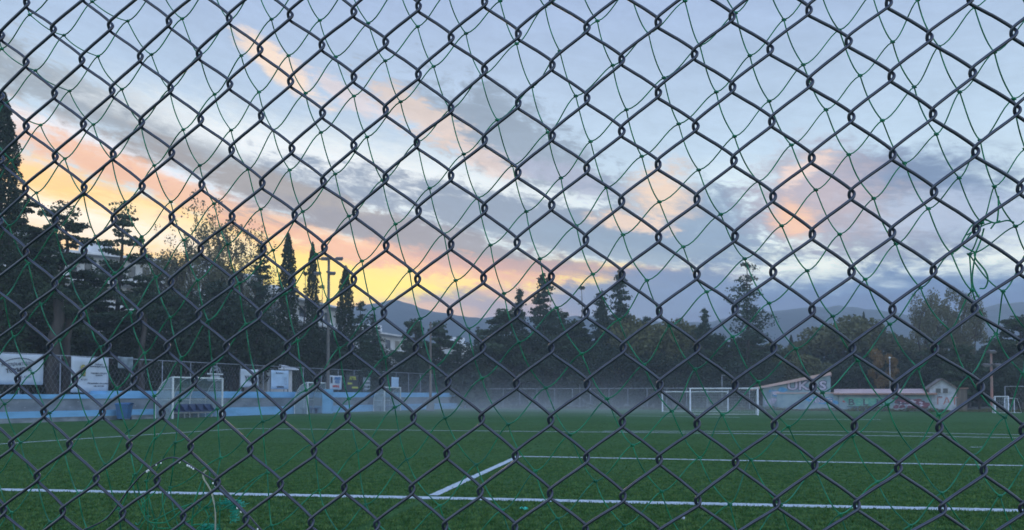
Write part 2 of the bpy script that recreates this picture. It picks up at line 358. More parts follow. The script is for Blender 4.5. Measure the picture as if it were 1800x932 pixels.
def turfmat():
    m = bpy.data.materials.new('artificial_turf'); m.use_nodes = True; nt = m.node_tree; N = nt.nodes; L = nt.links
    b = N['Principled BSDF']; b.inputs['Roughness'].default_value = .9; b.inputs['Specular IOR Level'].default_value = .04
    tc = N.new('ShaderNodeTexCoord')
    def nz(scale, det, sc_=(1, 1, 1), rough=.6):
        mp = N.new('ShaderNodeMapping'); mp.inputs['Scale'].default_value = sc_; L.new(tc.outputs['Object'], mp.inputs[0])
        t = N.new('ShaderNodeTexNoise'); t.inputs['Scale'].default_value = scale; t.inputs['Detail'].default_value = det; t.inputs['Roughness'].default_value = rough
        L.new(mp.outputs[0], t.inputs['Vector']); return t.outputs['Fac']
    def mr(x, a, b_, c=0, d=1):
        n = N.new('ShaderNodeMapRange'); L.new(x, n.inputs[0]); n.inputs[1].default_value = a; n.inputs[2].default_value = b_; n.inputs[3].default_value = c; n.inputs[4].default_value = d; return n.outputs[0]
    def mx(f, a, b_):
        n = N.new('ShaderNodeMix'); n.data_type = 'RGBA'; L.new(f, n.inputs[0]); ins = [s for s in n.inputs if s.type == 'RGBA']
        for s, v in zip(ins, (a, b_)):
            if isinstance(v, tuple): s.default_value = (*v, 1)
            else: L.new(v, s)
        return [o for o in n.outputs if o.type == 'RGBA'][0]
    fine = nz(26, 3, (1, 1, 1), .75); clump = nz(5, 6, (1, .35, 1), .7); big = nz(.35, 6)
    c = mx(mr(fine, .34, .62), (.006, .030, .008), (.085, .200, .055))
    c = mx(mr(clump, .40, .62, 0, .75), c, (.010, .050, .012))
    c = mx(mr(big, .38, .60, 0, .6), c, (.055, .135, .050))
    L.new(c, b.inputs['Base Color'])
    bp = N.new('ShaderNodeBump'); bp.inputs['Strength'].default_value = 1; bp.inputs['Distance'].default_value = .03
    L.new(fine, bp.inputs['Height']); L.new(bp.outputs[0], b.inputs['Normal'])
    return m
M['turf'] = turfmat()
M['blade'] = mat('turf_blade', (.034, .095, .022), .8, noise=(6, 8, (.108, .190, .056), .42, .62), spec=.12)
# ------------------------------------------------------------ chain-link fence right in front of the viewer
# measured interlacing points: column -> {row: (x, y)} in pixels of the 1800 px frame, read onto the fence's own plane
FK = {
-1: {1:(3,65),3:(2,172),5:(2,283),7:(0,392)},
0: {0:(47,7),2:(46,112),4:(46,225),6:(45,335),8:(45,446),10:(41,557),12:(31,670),14:(20,784),16:(6,899)},
1: {1:(94,54),3:(96,167),5:(97,278),7:(97,390),9:(96,502),11:(88,613),13:(77,727),15:(65,840)},
2: {2:(144,108),4:(147,221),6:(148,333),8:(148,444),10:(143,557),12:(132,670),14:(122,784),16:(110,901)},
3: {1:(194,48),3:(197,162),5:(199,274),7:(200,388),9:(199,500),11:(190,612),13:(180,727),15:(169,844)},
4: {2:(247,102),4:(249,217),6:(250,330),8:(252,445),10:(246,557),12:(236,670),14:(227,786),16:(216,905)},
5: {1:(297,40),3:(300,157),5:(302,271),7:(302,385),9:(301,499),11:(294,612),13:(285,728),15:(276,847)},
6: {2:(350,97),4:(353,212),6:(355,327),8:(353,440),10:(349,556),12:(342,670),14:(335,788),16:(322,911)},
7: {1:(403,34),3:(404,150),5:(407,266),7:(408,383),9:(407,498),11:(398,612),13:(391,730),15:(382,850)},
8: {2:(457,89),4:(459,206),6:(461,324),8:(463,440),10:(455,555),12:(447,670),14:(440,792),16:(432,915)},
9: {1:(510,28),3:(511,145),5:(513,263),7:(518,380),9:(512,497),11:(505,612),13:(498,733),15:(493,853)},
10: {2:(566,81),4:(567,200),6:(568,320),8:(570,437),10:(563,553),12:(557,672),14:(552,795),16:(547,920)},
11: {1:(622,22),3:(622,137),5:(622,257),7:(625,375),9:(622,493),11:(617,612),13:(611,733),15:(605,859)},
12: {2:(678,75),4:(678,195),6:(678,314),8:(679,433),10:(675,551),12:(671,672),14:(667,796),16:(662,924)},
13: {1:(736,12),3:(736,132),5:(733,252),7:(736,372),9:(734,492),11:(731,613),13:(727,735),15:(724,861)},
14: {2:(793,67),4:(793,191),6:(793,310),8:(793,431),10:(791,550),12:(788,673),14:(785,799),16:(782,926)},
15: {1:(852,4),3:(852,123),5:(852,247),7:(852,367),9:(850,490),11:(848,612),13:(847,736),15:(844,865)},
16: {2:(911,60),4:(911,182),6:(911,304),8:(909,427),10:(909,550),12:(908,675),14:(906,802),16:(905,929)},
17: {1:(970,-5),3:(971,115),5:(971,239),7:(970,361),9:(969,487),11:(969,613),13:(968,739),15:(967,868)},
18: {2:(1032,49),4:(1032,173),6:(1032,296),8:(1030,422),10:(1031,549),12:(1032,676),14:(1031,805),16:(1029,932)},
19: {3:(1093,105),5:(1093,231),7:(1093,354),9:(1093,483),11:(1095,612),13:(1094,742),15:(1095,873)},
20: {2:(1157,39),4:(1157,163),6:(1157,289),8:(1158,417),10:(1159,547),12:(1160,677),14:(1159,808)},
21: {3:(1221,95),5:(1223,222),7:(1225,350),9:(1225,482),11:(1225,611),13:(1225,745),15:(1227,880)},
22: {2:(1287,29),4:(1288,153),6:(1290,282),8:(1292,415),10:(1292,543),12:(1292,677),14:(1293,812)},
23: {3:(1354,86),5:(1357,213),7:(1359,345),9:(1359,478),11:(1360,612),13:(1361,747),15:(1365,883)},
24: {2:(1422,17),4:(1424,144),6:(1427,277),8:(1428,411),10:(1428,544),12:(1429,679),14:(1432,817)},
25: {3:(1492,72),5:(1497,205),7:(1497,341),9:(1497,477),11:(1498,612),13:(1502,748),15:(1506,887)},
26: {2:(1562,4),4:(1567,133),6:(1569,271),8:(1568,408),10:(1569,543),12:(1573,680),14:(1579,822)},
27: {3:(1634,64),5:(1640,199),7:(1642,336),9:(1641,474),11:(1643,612),13:(1651,750),15:(1657,893)},
28: {4:(1710,127),6:(1715,265),8:(1716,402),10:(1713,541),12:(1724,679),14:(1729,825)},
29: {3:(1782,56),5:(1788,192),7:(1793,330),9:(1792,471),11:(1796,608),13:(1798,755)},
}
RIGHT = Vector((1, 0, 0)); UPV = Vector((0, -SP, CP)); FWD = Vector((0, CP, SP))
KX, KY = .124, -.03
NRM = (FWD + RIGHT * KX + UPV * KY).normalized()
AXU = RIGHT - NRM * RIGHT.dot(NRM); AXU.normalize(); AXV = AXU.cross(NRM) * -1
if AXV.z < 0: AXV = -AXV
def plane_uv(px, py, d):
    r = ray(px, py); t = d / (FWD + RIGHT * KX + UPV * KY).dot(r); p = r * t - FWD * d
    return p.dot(AXU), p.dot(AXV)
def plane_pt(u, v, d, off=0.0):
    return CAM + FWD * d + AXU * u + AXV * v - NRM * off       # positive off = towards the viewer
def lattice(data, d, maxfade):
    """affine lattice fitted to the measured points + their own deviations, fading outside the measured area"""
    K = np.array(list(data.keys()), float); U = np.array([plane_uv(x, y, d) for x, y in data.values()])
    A = np.c_[K, np.ones(len(K))]; W, *_ = np.linalg.lstsq(A, U, rcond=None); R = U - A @ W
    idx = {k: i for i, k in enumerate(data)}
    def pos(a, b):
        base = np.array([a, b, 1.0]) @ W
        if (a, b) in idx: return base + R[idx[(a, b)]]
        dd = np.hypot(*(K - (a, b)).T); w = 1 / (dd ** 2 + .3) ** 2
        return base + (w[:, None] * R).sum(0) / w.sum() * math.exp(-max(0, dd.min() - 1.5) / maxfade)
    return pos
DF = .69
fpos = lattice({(c, r): p for c, rr in FK.items() for r, p in rr.items()}, DF, 9)
WR = .00143
def build_fence():
    rnd = random.Random(4)
    Vs, Fs, n = [], [], 0
    vfloor = None
    def rows_for(c):
        lo, hi = -3, 60
        return lo, hi
    for k in range(-5, 34):                       # each wire zigzags between column k and column k+1
        pts = []
        r = -4
        while r < 64:
            c = k if (r + k) % 2 == 0 else k + 1
            side = 1 if c == k + 1 else -1         # which way the bend points
            u, v = fpos(c, r); p = plane_pt(u, v, DF)
            if p.z < .04: break
            b = .0020 * side
            tw = rnd.uniform(-.0003, .0003)
            un, vn = fpos(k if c == k + 1 else k + 1, r + 1)
            up, vp = fpos(k if c == k + 1 else k + 1, r - 1)
            # coming down to a right-hand bend is the "\\" run (behind); leaving it is the "/" run (in front)
            fi, fo = (-.0020, .0020) if side > 0 else (.0020, -.0020)
            T0, T1 = .0040, .0040
            ent = (u + b * .1, v + T0); ext = (u + b * .1, v - T1); pe = (up, vp - T1); ne = (un, vn + T0)
            lerp = lambda a, b_, t: (a[0] + (b_[0] - a[0]) * t, a[1] + (b_[1] - a[1]) * t)
            bw = .0005
            e1 = lerp(ent, pe, .46); s1 = lerp(ent, pe, .17); s2 = lerp(ext, ne, .17); e2 = lerp(ext, ne, .46)
            pts += [plane_pt(e1[0], e1[1] + bw * (1.6 if side > 0 else .5), DF, fi), plane_pt(s1[0], s1[1] + bw * (1.4 if side > 0 else .6), DF, fi),
                    plane_pt(ent[0] + b * .15, ent[1] - .0003, DF, fi * .85),
                    plane_pt(u + b + tw, v + .0004, DF, 0),
                    plane_pt(ext[0] + b * .15, ext[1] + .0003, DF, fo * .85),
                    plane_pt(s2[0], s2[1] + bw * (-.3 if side > 0 else .5), DF, fo), plane_pt(e2[0], e2[1] + bw * (.4 if side > 0 else 1.4), DF, fo)]
            r += 1
        P = catmull(pts, 3)
        V, Fc = tube_arrays(P, WR, 8, True)
        Vs.append(V); Fs.append(Fc + n); n += len(V)
    me = fastmesh('wire_mesh', np.concatenate(Vs), np.concatenate(Fs), True)
    root = link('chain_link_fence', me, M['wire'])
    tag(root, 'grey plastic coated diamond wire fence filling the whole view right in front of the camera', 'fence')
    return root
build_fence()

# ------------------------------------------------------------ green safety net hung behind the fence
NK = {  # strand p -> first knot number, knots down the strand
-6: (8, [(-6,835),(20,901)]),
-5: (7, [(8,710),(36,778),(66,848),(88,918)]),
-4: (5, [(7,522),(24,592),(57,656),(87,726),(114,798),(138,868),(153,930)]),
-3: (4, [(16,397),(50,463),(72,535),(105,598),(134,668),(157,741),(185,817),(209,894)]),
-2: (3, [(20,282),(64,339),(98,405),(122,476),(149,540),(176,610),(205,682),(226,757),(238,834),(261,908)]),
-1: (2, [(8,182),(71,220),(114,279),(147,343),(168,415),(202,480),(229,550),(254,621),(271,696),(272,771),(257,846),(274,915)]),
0: (1, [(3,86),(62,124),(122,160),(164,219),(197,281),(220,355),(249,416),(274,487),(299,558),(319,629),(316,704),(308,778),(299,857),(314,926)]),
1: (1, [(52,26),(112,62),(172,99),(214,157),(247,216),(271,291),(300,355),(323,422),(347,493),(366,564),(374,640),(382,719),(388,805),(364,892)]),
2: (2, [(162,3),(224,37),(266,96),(298,157),(322,228),(351,291),(376,358),(400,429),(420,498),(432,570),(449,657),(462,741),(470,831),(477,924)]),
3: (4, [(320,33),(351,97),(377,166),(406,229),(436,298),(458,368),(480,440),(502,516),(523,599),(538,686),(554,779),(561,862)]),
4: (5, [(403,36),(424,98),(455,162),(480,229),(509,299),(532,372),(556,447),(577,528),(596,612),(613,701),(629,793),(643,887)]),
5: (6, [(477,34),(507,98),(537,164),(564,233),(589,306),(613,380),(636,459),(657,543),(677,628),(694,716),(715,808),(773,889)]),
6: (7, [(562,36),(590,100),(622,169),(645,241),(672,317),(695,394),(720,477),(739,560),(762,646),(782,735),(0,0),(883,897)]),
7: (8, [(647,41),(677,107),(704,179),(733,250),(755,331),(780,411),(801,493),(823,578),(847,665),(893,746),(941,828),(980,912)]),
8: (9, [(734,47),(762,117),(792,192),(815,271),(840,348),(862,431),(886,516),(912,602),(959,682),(1002,764),(1047,846),(1097,924)]),
9: (10, [(819,59),(846,133),(874,211),(901,291),(925,372),(949,455),(978,541),(1022,622),(1067,701),(1112,783),(1163,864)]),
10: (10, [(879,2),(908,77),(935,153),(963,233),(986,313),(1013,397),(1042,482),(1088,562),(1132,641),(1181,723),(1230,805),(1283,887)]),
11: (11, [(958,12),(984,90),(1012,169),(1038,249),(1066,330),(1095,413),(1137,493),(1177,573),(1222,649),(1270,729),(1320,808),(1372,887)]),
12: (12, [(1050,37),(1077,115),(1101,193),(1128,275),(1159,355),(1201,434),(1242,513),(1288,592),(1333,671),(1386,750),(1433,825),(1477,904)]),
13: (13, [(1140,59),(1167,137),(1193,218),(1228,299),(1267,377),(1309,455),(1352,533),(1399,613),(1446,690),(1498,767),(1542,847),(1600,924)]),
14: (13, [(1204,2),(1230,80),(1259,162),(1291,240),(1333,319),(1374,397),(1419,476),(1464,556),(1508,634),(1560,711),(1604,792),(1655,867),(1712,936)]),
15: (14, [(1293,23),(1318,98),(1352,178),(1391,255),(1434,334),(1476,412),(1521,491),(1564,570),(1614,647),(1650,729),(1710,801),(1758,872)]),
16: (15, [(1378,35),(1412,114),(1452,193),(1492,272),(1536,349),(1575,429),(1618,506),(1669,580),(1703,661),(1766,734)]),
17: (16, [(1475,53),(1512,133),(1551,212),(1590,287),(1632,367),(1672,445),(1709,511),(1751,587),(1798,656)]),
18: (17, [(1569,74),(1607,153),(1646,236),(1686,313),(1726,392),(1704,447),(1763,512),(1806,580)]),
19: (17, [(1613,0),(1650,82),(1687,162),(1723,247),(1748,328),(1785,398),(1805,445)]),
20: (18, [(1713,13),(1748,92),(1782,174),(1802,262)]),
}
NK[5][1][11] = (773, 889)
ndata = {}
for p, (q0, pts) in NK.items():
    for i, xy in enumerate(pts):
        if xy != (0, 0): ndata[(p, q0 + i)] = xy
ndata[(5, 17)] = (773, 889); ndata[(6, 17)] = (837, 817)
DN = .735
npos = lattice(ndata, DN, 5)
NR = .00062
def npt(px, py, off=0.0):
    u, v = plane_uv(px, py, DN); return plane_pt(u, v, DN, off)
def build_net():
    rnd = random.Random(11)
    mb = MB(); kn = {}
    for p in range(-20, 34):
        for q in range(-14, 60):
            u, v = npos(p, q)
            if abs(u) > .80 or v > .46: continue
            o = rnd.uniform(-.012, .012)
            if plane_pt(u, v, DN).z < .05: continue
            if v < -.32 and (p, q) not in ndata and abs(u) > .78: continue
            kn[(p, q)] = (u, v, o)
    def P(u, v, o):
        q = plane_pt(u, v, DN); return CAM + (q - CAM) * (1 + o / DN)
    for (p, q), (u, v, o) in kn.items():
        oo = o
        # down the strand
        nb = kn.get((p, q + 1))
        if nb:
            u2, v2, o2 = nb; du, dv = u2 - u, v2 - v; w = rnd.uniform(.7, 1.3)
            c1 = (u + du * .24, v + dv * .40 * w); c2 = (u2 - du * .44, v2 - dv * .22 * w)
            off = o2
            pts = []
            for t in np.linspace(0, 1, 9):
                a, b, c, d = (1 - t) ** 3, 3 * t * (1 - t) ** 2, 3 * t * t * (1 - t), t ** 3
                pts.append(P(a * u + b * c1[0] + c * c2[0] + d * u2, a * v + b * c1[1] + c * c2[1] + d * v2, oo * (1 - t) + off * t + .003 * math.sin(9 * t + p)))
            mb.tube(pts, NR, 6, False)
        nb = kn.get((p + 1, q))
        if nb:                                   # up to the right
            u2, v2, o2 = nb; du, dv = u2 - u, v2 - v; w = rnd.uniform(.75, 1.25)
            c1 = (u + du * .38, v + dv * .06 * w); c2 = (u2 - du * .32 * w, v2 - dv * .13 * w)
            off = o2
            pts = []
            for t in np.linspace(0, 1, 9):
                a, b, c, d = (1 - t) ** 3, 3 * t * (1 - t) ** 2, 3 * t * t * (1 - t), t ** 3
                pts.append(P(a * u + b * c1[0] + c * c2[0] + d * u2, a * v + b * c1[1] + c * c2[1] + d * v2, oo * (1 - t) + off * t + .003 * math.sin(7 * t + q)))
            mb.tube(pts, NR, 6, False)
        # the knot: a small loop and two lumps
        K = [(u - .0018, v + .0006), (u - .0004, v - .0009), (u + .0014, v - .0002), (u + .0006, v + .0009), (u - .0008, v + .0003), (u - .0001, v - .0007), (u + .0020, v - .0004)]
        mb.tube(catmull([P(a, b, oo + (.0008 if i % 2 else -.0006)) for i, (a, b) in enumerate(K)], 3), NR * 1.15, 6, True)
    # loose tangled loops low on the left
    T = lambda x, y: (240 + x / 5.01, 746 + y / 5.01)
    loops = [
        [(0,430),(20,560),(80,720),(110,800),(180,900),(330,910)],
        [(100,610),(140,680),(135,780),(170,845),(300,850),(420,760),(520,690),(590,690),(625,720)],
        [(240,575),(150,670),(135,720)], [(170,840),(240,815),(340,760),(430,720),(530,690)],
        [(440,860),(530,830),(600,740),(625,640),(640,510)], [(640,480),(610,600),(590,660),(560,800),(540,900)],
        [(625,730),(670,800),(668,870),(640,900)], [(630,865),(560,868),(550,900),(570,932)], [(740,755),(690,820),(620,890),(550,935)],
        [(700,640),(680,690),(625,725)], [(770,750),(840,720),(940,655),(1060,520),(1150,430)], [(770,755),(770,690),(790,660)],
        [(20,860),(60,870),(100,810)], [(690,400),(700,470),(715,520)], [(300,560),(315,700),(350,830),(375,900)],
        [(760,640),(775,740),(768,850),(770,940)]]
    for i, lp in enumerate(loops):
        mb.tube(catmull([npt(*T(*q), off=.006 + .004 * (i % 3) + .003 * math.sin(j)) for j, q in enumerate(lp)], 6), NR * (1 + .15 * (i % 2)), 6, True)
    # knotted snag high on the right with its loose end
    S = lambda x, y: (1440 + x / 5.0, 270 + y / 5.0)
    for i, lp in enumerate([
        [(1430,610),(1380,600),(1300,650),(1240,740),(1210,810),(1250,850),(1320,885)], [(1380,600),(1470,640),(1580,620),(1640,637)],
        [(1525,400),(1525,520),(1515,620)], [(1235,745),(1300,705),(1380,660),(1440,640)], [(1400,680),(1370,790),(1330,885)],
        [(1300,890),(1310,950),(1390,1050),(1415,1130),(1390,1200),(1345,1205)], [(1330,880),(1300,1080),(1310,1190),(1370,1300)], [(1440,690),(1480,640),(1520,622)]]):
        mb.tube(catmull([npt(*S(*q), off=.010 + .004 * (i % 2)) for q in lp], 6), NR * 1.1, 6, True)
    root = mb.build('safety_net', M['net'], smooth=True)
    tag(root, 'sagging green knotted ball net hung just behind the wire fence', 'net')
    # frayed ends of a torn patch, part of the net
    tb = MB()
    for (cx, cy_, rx, ry, n, bx, by) in ((412, 885, 20, 8, 150, 400, 880), (414, 905, 5, 14, 60, 414, 892), (370, 928, 15, 7, 130, 372, 935)):
        for i in range(n):
            a = rnd.uniform(0, 6.28); r1 = rnd.random() ** .5
            x, y = cx + rx * r1 * math.cos(a), cy_ + ry * r1 * math.sin(a)
            L_ = rnd.uniform(2.5, 7); t = rnd.uniform(0, 6.28)
            pts = [npt(x + L_ * math.cos(t) * k + rnd.uniform(-.8, .8), y + L_ * .6 * math.sin(t) * k + rnd.uniform(-.8, .8), off=rnd.uniform(-.004, .01)) for k in (0, .5, 1)]
            tb.tube(pts, .00024, 4, False)
    tb.build('frayed_patch', M['tuft'], root)
build_net()

# ------------------------------------------------------------ wet wire hoop and the pale cord on the net
def hoop_and_cord():
    H = [(140,934),(170,925),(200,911),(214,898),(230,876),(243,858),(266,832),(290,814),(312,803),(332,805),(356,820),(376,833),(398,847),(420,870),(450,902),(476,932),(486,944)]
    mb = MB(); path = catmull([npt(x, y, off=.016) for x, y in H], 6); mb.tube(path, .00085, 6, True)
    o = mb.build('wire_hoop', M['wire'], smooth=True); tag(o, 'thin dark bent wire arch beaded with water drops low on the left of the net', 'wire')
    rnd = random.Random(2); db = MB()
    D = [(276,825),(279,822.6),(292,814),(300,810.5),(332,809),(345.6,814.5),(349,816),(352.4,818),(355.6,820.5),(389.7,845),(394,850),(399,854),(404.7,859.6),(408,864),(416.6,871.5),(431.6,887.5),(438,894),(466.5,924),(166,928),(161,931)]
    for x, y in D:
        c = npt(x, y + 1.2, off=.017); r = rnd.uniform(.0008, .0012); db.ball(c, r, 8, 5, (1, 1, 1.15))
    db.build('water_drops', M['drop'], o, smooth=True)
    mb = MB(); mb.tube(catmull([npt(x, y, off=.012) for x, y in [(373,825),(368,832),(370,841),(377,852),(382,862),(386,877),(389,892),(389.5,912),(389,934),(388,960)]], 6), .00085, 6, True)
    o = mb.build('hanging_string', M['cord'], smooth=True); tag(o, 'pale plastic cord hanging straight down below the wire arch', 'cord')
hoop_and_cord()
# ------------------------------------------------------------ ground and pitch
def sheet(name, pts, z, m, kind='structure', parent=None):
    V = [(p[0], p[1], z) for p in pts]
    me = bpy.data.meshes.new(name); me.from_pydata(V, [], [tuple(range(len(V)))]); me.update()
    if me.polygons[0].normal.z < 0: me.flip_normals()
    o = link(name, me, m, parent); tag(o, kind=kind); return o
sheet('ground', [(-900, -60), (900, -60), (900, 900), (-900, 900)], -.03, M['dirt'])
# the far boundary line and the terrace line in plan
A0 = ground(0, 745); A1 = Vector((-4.6, 92, 0))           # foot of the terrace, near to far
u = Vector((A1.x - A0.x, A1.y - A0.y, 0)).normalized()    # along the terrace, away
nl = Vector((-u.y, u.x, 0))                                # to the left of it
A00 = A0 - u * 40
v = Vector((.9186, -.395, 0)); B0 = Vector((-5.0, 90.0, 0)); B1 = B0 + v * 95
sheet('pitch', [A00, A1 + v * .2, B0 + u * -.8, B1 - u * .8, B1 + Vector((10, -110, 0)), (-60, -30, 0)], 0.0, M['turf'])
def strip(P, Q, w, z, name='pitch_line'):
    P = Vector((P[0], P[1], 0)); Q = Vector((Q[0], Q[1], 0)); d = (Q - P).normalized(); n = Vector((-d.y, d.x, 0)) * w / 2
    rnd = random.Random(int(P.x * 10)); k = max(2, int((Q - P).length / .06)); k = min(k, 700)
    V = []; Fc = []
    for i in range(k + 1):
        c = P.lerp(Q, i / k); a = 1 + rnd.uniform(-.10, .10) * min(1, .26 / w); b = 1 + rnd.uniform(-.10, .10)
        V += [tuple(c + n * a + Vector((0, 0, z))), tuple(c - n * b + Vector((0, 0, z)))]
        if i: Fc.append((2 * i - 2, 2 * i - 1, 2 * i + 1, 2 * i))
    o = link(name, fastmesh(name, V, Fc), M['paint']); tag(o, kind='structure'); return o
g = lambda x, y: ground(x, y)
La, Lm, Lb = g(0, 861), g(755, 875.5), g(1800, 898)
strip(La + (La - Lm) * 1.0, Lm, .27, .004, 'goal_line'); strip(Lm, Lb + (Lb - Lm) * .6, .27, .004, 'goal_line')
strip(g(762, 871.5), g(912, 802.5), .15, .008, 'box_line')
strip(g(912, 802.5), g(1800, 819) + (g(1800, 819) - g(912, 802.5)) * .5, .20, .004, 'box_line')
strip(g(-260, 797), g(430, 753.5), .17, .004, 'touch_line')
strip(g(430, 753.5), g(1250, 762), .20, .008, 'halfway_line'); strip(g(1250, 762), g(1800, 770) + (g(1800, 770) - g(1250, 762)) * .5, .20, .008, 'halfway_line')
strip(g(1060, 758.5), g(1500, 759), .20, .012, 'far_line'); strip(g(1500, 759), g(1800, 765) + (g(1800, 765) - g(1500, 759)) * .5, .20, .012, 'far_line')
strip(g(1380, 737), g(1548, 737.5), .32, .004, 'far_line'); strip(g(1066, 730.5), g(1300, 734), .3, .004, 'far_line')
strip(g(1706, 786.5), g(1727, 786), .12, .004, 'far_line')
def blades():
    rs = np.random.RandomState(12); n = 400000
    Y = 6.5 + 36 * rs.uniform(0, 1, n) ** 2.2; X = rs.uniform(-1, 1, n) * (Y * .74 + .5)
    keep = np.ones(n, bool)
    for a, b, w in ((g(-260, 797), g(430, 753.5), .17), (g(430, 753.5), g(1250, 762), .20), (g(1250, 762), g(1800, 770), .20), (La, Lm, .27), (Lm, Lb, .27), (g(762, 871.5), g(912, 802.5), .15), (g(912, 802.5), g(1800, 819), .20)):
        d = np.array([b.x - a.x, b.y - a.y]); L_ = np.linalg.norm(d); d /= L_; q = np.stack([X - a.x, Y - a.y], 1)
        t = q @ d; e = np.abs(q @ np.array([-d[1], d[0]])); keep &= ~((t > -3) & (t < L_ + 3) & (e < w / 2 + (.012 if w < .18 else -.012) + .04 * rs.uniform(-1, .9, n)))
    X, Y = X[keep], Y[keep]; n = len(X); k = (Y / 12) ** .6
    h = rs.uniform(.012, .036, n) * np.minimum(1, 11 / Y); w = rs.uniform(.006, .014, n) * k; a = rs.uniform(0, 6.283, n); b = rs.uniform(0, 6.283, n); ln = h * rs.uniform(.1, .9, n)
    base = np.stack([X, Y, np.full(n, .001)], 1); dx = np.stack([np.cos(a) * w, np.sin(a) * w, np.zeros(n)], 1)
    tip = base + np.stack([np.cos(b) * ln, np.sin(b) * ln, h], 1)
    V = np.stack([base - dx, base + dx, tip], 1).reshape(-1, 3)
    o = link('turf_blades', fastmesh('turf_blades', V, np.arange(n * 3).reshape(-1, 3)), M['blade']); tag(o, 'short green artificial grass blades of the pitch', 'grass', kind='stuff')
blades()
# scraps on the turf
def scrap(px, py, w, h, m, label, name, seed):
    rnd = random.Random(seed); c = g(px, py); k = (c - CAM).length / F; V = []; Fc = []
    n = 9
    for i in range(n):
        for j in range(4):
            t = i / (n - 1); wd = math.sin(math.pi * min(.97, t + .08)) * h * k
            V.append((c.x + (t - .5) * w * k, c.y + (j / 3 - .5) * wd * 1.5 + rnd.uniform(-.01, .01), .012 + rnd.uniform(0, .5) * wd + .02 * math.sin(t * 7 + j)))
    for i in range(n - 1):
        for j in range(3): Fc.append((i * 4 + j, i * 4 + j + 1, i * 4 + j + 5, i * 4 + j + 4))
    o = link(name, fastmesh(name, V, Fc, True), m); s = o.modifiers.new('thickness', 'SOLIDIFY'); s.thickness = .004
    tag(o, label, 'scrap')
scrap(921, 897, 14, 7, M['tuft'], 'small crumpled turquoise scrap lying on the turf below the goal line', 'plastic_scrap', 1)
scrap(1200, 914, 8, 6, M['banner'], 'tiny white scrap of paper on the turf at the bottom of the view', 'paper_scrap', 2)

# ------------------------------------------------------------ blue painted terrace on the left
TL = (A1 - A00).length
def along(s, off=0.0, z=0.0): return A00 + u * s + nl * off + Vector((0, 0, z))
def s_at(px, off=0.0):
    """distance along the terrace line (offset to its left) seen at pixel column px"""
    k = (px - CX) / F; P = along(0, off)
    d = ray(px, 695); k = d.x / d.y
    return (k * P.y - P.x) / (u.x - k * u.y)
MT = Matrix(((u.x, nl.x, 0, A00.x), (u.y, nl.y, 0, A00.y), (0, 0, 1, 0), (0, 0, 0, 1)))   # local x along, y to the left
ter = empty('terrace', tuple(A00), math.atan2(u.y, u.x)); tag(ter, 'long sky blue and bare concrete stepped terrace wall along the left touchline', 'terrace')
def tbox(name, m, x0, x1, y0, y1, z0, z1):
    b = MB(); k = max(1, int((x1 - x0) / 6)); 
    b.box(x0, x1, y0, y1, z0, z1); return b.build(name, m, ter)
sP = s_at(205)
tbox('base_plinth', M['plinth'], 0, sP + 6, -.02, .5, -.05, .26); tbox('base_plinth', M['blue'], sP + 6.003, TL, 0, .5, -.05, .26)
tbox('lower_step', M['blue'], 0, TL, .03, 1.2, .262, .60)
tbox('seat_riser', M['conc'], 0, TL, .75, 1.6, .603, 1.30)
bolts = MB()
for i in range(int(TL / .9)):
    for dz in (.8, 1.1): bolts.box(i * .9 + (.4 if dz < 1 else 0), i * .9 + .06 + (.4 if dz < 1 else 0), .735, .752, dz, dz + .045)
tag(bolts.build('seat_bolts', M['rail'], ter), kind='stuff')
tbox('upper_band', M['blue'], 0, s_at(188, .7), .70, 2.6, 1.303, 1.56); tbox('upper_band', M['blue'], s_at(188, .7) + .003, TL, .70, 2.6, 1.303, 1.78)
tbox('end_wall', M['blue'], TL + .003, TL + .3, -.3, 2.6, 0, 1.9)
# ------------------------------------------------------------ tube fences
def rail_fence(name, P, d, L_, step, h, label, m, z0=0.0, mesh=True, seed=1, rail_r=.035, post_r=.035):
    root = empty(name, tuple(P + Vector((0, 0, z0))), math.atan2(d.y, d.x)); tag(root, label, 'fence')
    n = int(L_ / step); rnd = random.Random(seed)
    t = MB(); t.tube([(0, 0, h), (L_ * .5, 0, h - .01), (L_, 0, h)], rail_r, 6); t.build('top_rail', m, root, True)
    for i in range(n + 1):
        p = MB(); x = i * step; l = rnd.uniform(-.02, .02); p.tube([(x, 0, 0), (x + l, l, h + rnd.uniform(.0, .02))], post_r, 6); p.build('post', m, root, True)
    if mesh:
        w = MB(); a = .30
        x = 0
        while x < L_:
            for s in (1, -1):
                pts = [(x, .02 * s, 0), (x + s * h * .6, .02 * s, h)]
                if 0 <= pts[1][0] <= L_: w.tube(pts, .004, 3, False)
            x += a
        w.build('wire_mesh', m, root)
    return root
ft = 2.3
fr = rail_fence('terrace_fence', along(0, ft), u, TL, 2.5, 2.35, 'tall grey tube fence with wire standing on top of the blue terrace', M['rail'], z0=1.55)
far_f = rail_fence('boundary_fence', B0 + u * .3, v, 34, 2.1, 2.25, 'long low grey tube fence across the far end of the pitch behind the goals', M['rail'], seed=3)
far_r = rail_fence('boundary_fence', B0 + u * .3 + v * 53.6, v, 40, 2.1, 2.3, 'grey tube fence right of the small white gabled hut', M['rail'], seed=4)

